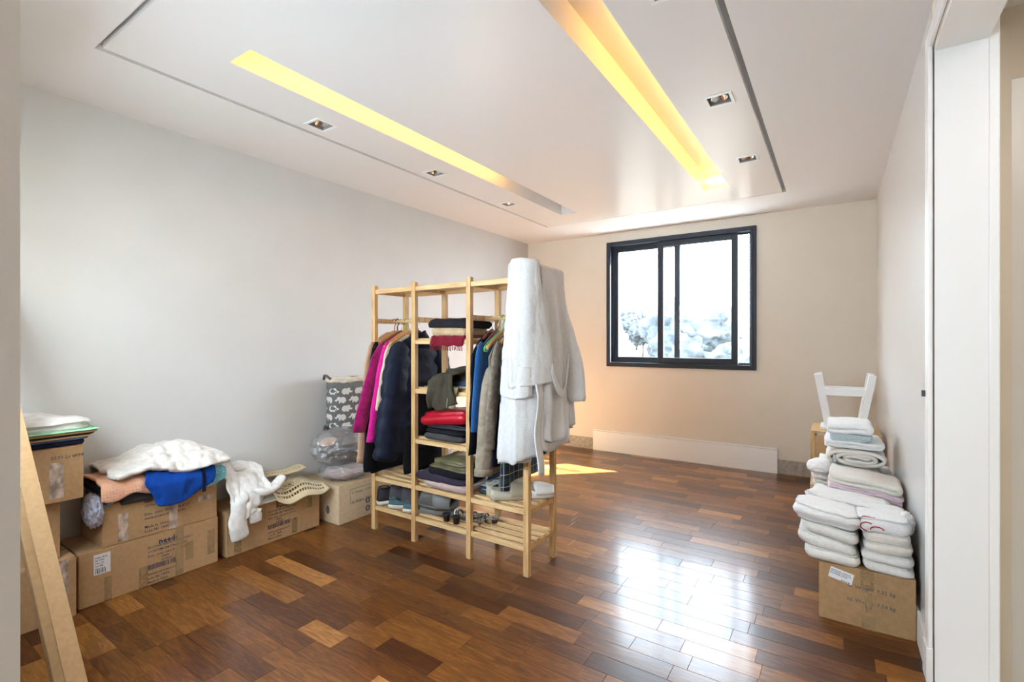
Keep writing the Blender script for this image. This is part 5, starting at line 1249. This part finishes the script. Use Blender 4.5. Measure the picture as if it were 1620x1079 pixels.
rib('thick cream towel rolled in a flat spiral in the middle of the crate pile', spiral(0.34, 0.115, 0.020, 2.6), 0.0195, 0.38, 'terry_c', 0.115, 3.60, z+0.134, 134)
rib('flat white towel lying on the spiral rolled towel', serp(0.31, 0.020, 2), 0.019, 0.38, 'terry', 0.085, 3.61, z+0.252, 135)
o = slab('folded_cloth', 0.08, 3.79, z+0.294, 0.215, 0.34, 0.040, M['terry_g'], layers=4, amp=0.004, seed=136, inset=0.006, e=0.16); tag(o, 'thin grey green cloths folded near the top of the crate pile', 'cloth', gB)
rib('white folded towel topping the crate pile', serp(0.24, 0.030, 2), 0.028, 0.34, 'terry', 0.06, 3.62, z+0.336, 137)

# second crate with the upturned stool
c8 = thing('wooden_box', 'tall wooden box in the right back corner carrying the upturned stool', 'crate', (0.08, 4.65, 0))
bx0, bx1, by0, by1, bh = -0.16, 0.285, 4.42, 4.88, 0.60
for px_ in (bx0, bx1-0.028):
    for py_ in (by0, by1-0.028): box('post', px_, px_+0.028, py_, py_+0.028, 0, bh, M['pine'], c8, bev=0.001)
for (a, b, c_, d) in ((bx0+0.003, bx0+0.012, by0+0.028, by1-0.028), (bx0+0.028, bx1-0.028, by0+0.003, by0+0.012)):
    for z0 in (0.03, 0.22, 0.41): box('board', a, b, c_, d, z0, z0+0.165, M['card'], c8, bev=0.001)
box('lid', bx0, bx1, by0, by1, bh, bh+0.014, M['pine'], c8, bev=0.001)
so = thing('step_stool', 'white wooden step stool standing upside down in the right back corner', 'stool', (0.06, 4.65, bh+0.015))
sz = bh+0.015
box('seat', -0.10, 0.215, 4.52, 4.78, sz, sz+0.022, M['stool'], so, bev=0.004)
for sy in (-1, 1):
    for sx in (-1, 1):
        obox('leg', (0.058+sx*0.105, 4.65+sy*0.085, sz+0.022), (0.058+sx*0.175, 4.65+sy*0.135, sz+0.435), 0.030, 0.048, M['stool'], so, up=(1, 0, 0.2), bev=0.003)
    yb_ = 4.65+sy*0.118
    box('crossbar', -0.085, 0.200, yb_-0.012, yb_+0.012, sz+0.27, sz+0.325, M['stool'], so, bev=0.003)
    box('seat_apron', -0.06, 0.175, 4.65+sy*0.088-0.010, 4.65+sy*0.088+0.010, sz+0.022, sz+0.07, M['stool'], so, bev=0.003)
for sx in (-1, 1):
    box('side_bar', 0.058+sx*0.15-0.010, 0.058+sx*0.15+0.010, 4.545, 4.755, sz+0.275, sz+0.31, M['stool'], so, bev=0.003)

# ------------------------------------------------------------------ outside
M['grass'] = surf('dry hillside grass', (0.055, 0.056, 0.052), 0.95, 0.1, var=0.5, vscale=0.12, col2=(0.10, 0.10, 0.095))
M['leaf'] = surf('dark tree foliage', (0.062, 0.070, 0.073), 0.9, 0.1, var=0.5, vscale=1.2)
M['leaf2'] = surf('pale tree foliage', (0.085, 0.094, 0.098), 0.9, 0.1, var=0.4, vscale=1.0)
M['bark'] = surf('tree bark', (0.07, 0.055, 0.045), 0.9, 0.1)
M['housew'] = surf('pale house render', (0.30, 0.29, 0.28), 0.8)
M['roof'] = surf('clay roof tiles', (0.16, 0.09, 0.07), 0.8)
def hz(x, y):
    d = y-30
    return -9+max(0, d)*0.115+2.2*fbm(x*0.02, y*0.02, 3) if y > 30 else -9+2.2*fbm(x*0.02, y*0.02, 3)
vs, fs = [], []; NX, NY = 60, 50
for i in range(NX+1):
    for j in range(NY+1):
        x = -160+220*i/NX; y = 12+138*j/NY; vs.append((x, y, hz(x, y)))
for i in range(NX):
    for j in range(NY):
        a = i*(NY+1)+j; fs.append((a, a+NY+1, a+NY+2, a+1))
hill = mk('hillside', vs, fs, M['grass'], None, True); struct(hill)
r2 = random.Random(5)
def tree(x, y, h, r, mat, label, seed):
    z0 = hz(x, y)-0.1
    t = thing('tree', label, 'tree', (x, y, z0), 'trees on the hillside outside')
    tube('trunk', [(x, y, z0), (x+0.1*r, y, z0+h*0.3), (x, y, z0+h*0.6)], 0, M['bark'], t, rs=[r*0.10, r*0.07, r*0.05])
    bm = bmesh.new(); vs, fs = [], []
    for q in range(7):
        a = 2*PI*q/7+seed; c = (x+cos(a)*r*0.55*(q > 0), y+sin(a)*r*0.55*(q > 0), z0+h*(0.62+0.22*(q % 3)/2)); rr = r*(0.55+0.25*r2.random())
        bmm = bmesh.new(); bmesh.ops.create_icosphere(bmm, subdivisions=4, radius=1); b0 = len(vs)
        for v in bmm.verts:
            n = 1+0.35*noise.noise(v.co*3+Vector((seed, q, 0)))+0.28*noise.noise(v.co*8+Vector((q, seed, 0)))+0.14*noise.noise(v.co*19+Vector((q, seed, 0)))
            vs.append((c[0]+v.co.x*rr*n, c[1]+v.co.y*rr*n, c[2]+v.co.z*rr*n*0.9))
        fs += [tuple(b0+v.index for v in f.verts) for f in bmm.faces]; bmm.free()
    bm.free(); mk('crown', vs, fs, mat, t, True)
TR = [(-40, 95, 7, 2.4, 'small tree on the ridge at the far left of the left window pane', 0), (-36, 103, 9, 2.6, 'taller tree on the ridge in the left window pane', 1), (-31, 92, 7, 2.2, 'round tree on the ridge left of the window mullion', 0),
      (-30, 66, 4, 2.0, 'low bush on the slope below the pale house', 0), (-22, 87, 6, 2.6, 'tree just behind the window mullion', 1), (-25.5, 54, 4, 2.0, 'low bush on the slope left of the mullion', 0),
      (-13.5, 46, 5, 2.2, 'low tree on the slope seen in the middle window pane', 1), (-14.5, 74, 9, 3.0, 'mid size tree on the slope in the middle window pane', 0),
      (-9.5, 40, 12.5, 3.0, 'large pale tree filling the right part of the middle window pane', 1), (-5.2, 34, 9.5, 2.0, 'tree seen in the narrow gap at the right of the window', 0)]
for i, (x, y, h, r, lb_, p) in enumerate(TR):
    tree(x, y, h, r, M['leaf2' if p else 'leaf'], lb_, i*1.7)
for i, (x, y, w, d, h, lbl) in enumerate(((-30, 76, 7, 5, 3.0, 'faint pale house among the trees in the left window pane'), (-17.5, 60, 7, 5, 2.6, 'faint pale low house in the middle window pane'))):
    z0 = hz(x, y)-0.3; t = thing('house', lbl, 'house', (x, y, z0))
    box('wall', x-w/2, x+w/2, y-d/2, y+d/2, z0, z0+h, M['housew'], t)
    vs = [(x-w/2-.4, y-d/2-.4, z0+h), (x+w/2+.4, y-d/2-.4, z0+h), (x+w/2+.4, y+d/2+.4, z0+h), (x-w/2-.4, y+d/2+.4, z0+h), (x-w/2+.6, y, z0+h+1.3), (x+w/2-.6, y, z0+h+1.3)]
    mk('roof', vs, [(0,3,2,1), (0,1,5,4), (2,3,4,5), (1,2,5), (3,0,4)], M['roof'], t)
    for k in range(3): box('window', x-w*0.35+k*w*0.28, x-w*0.35+k*w*0.28+0.9, y-d/2-0.04, y-d/2+0.02, z0+1.0, z0+2.1, M['frame'], t)
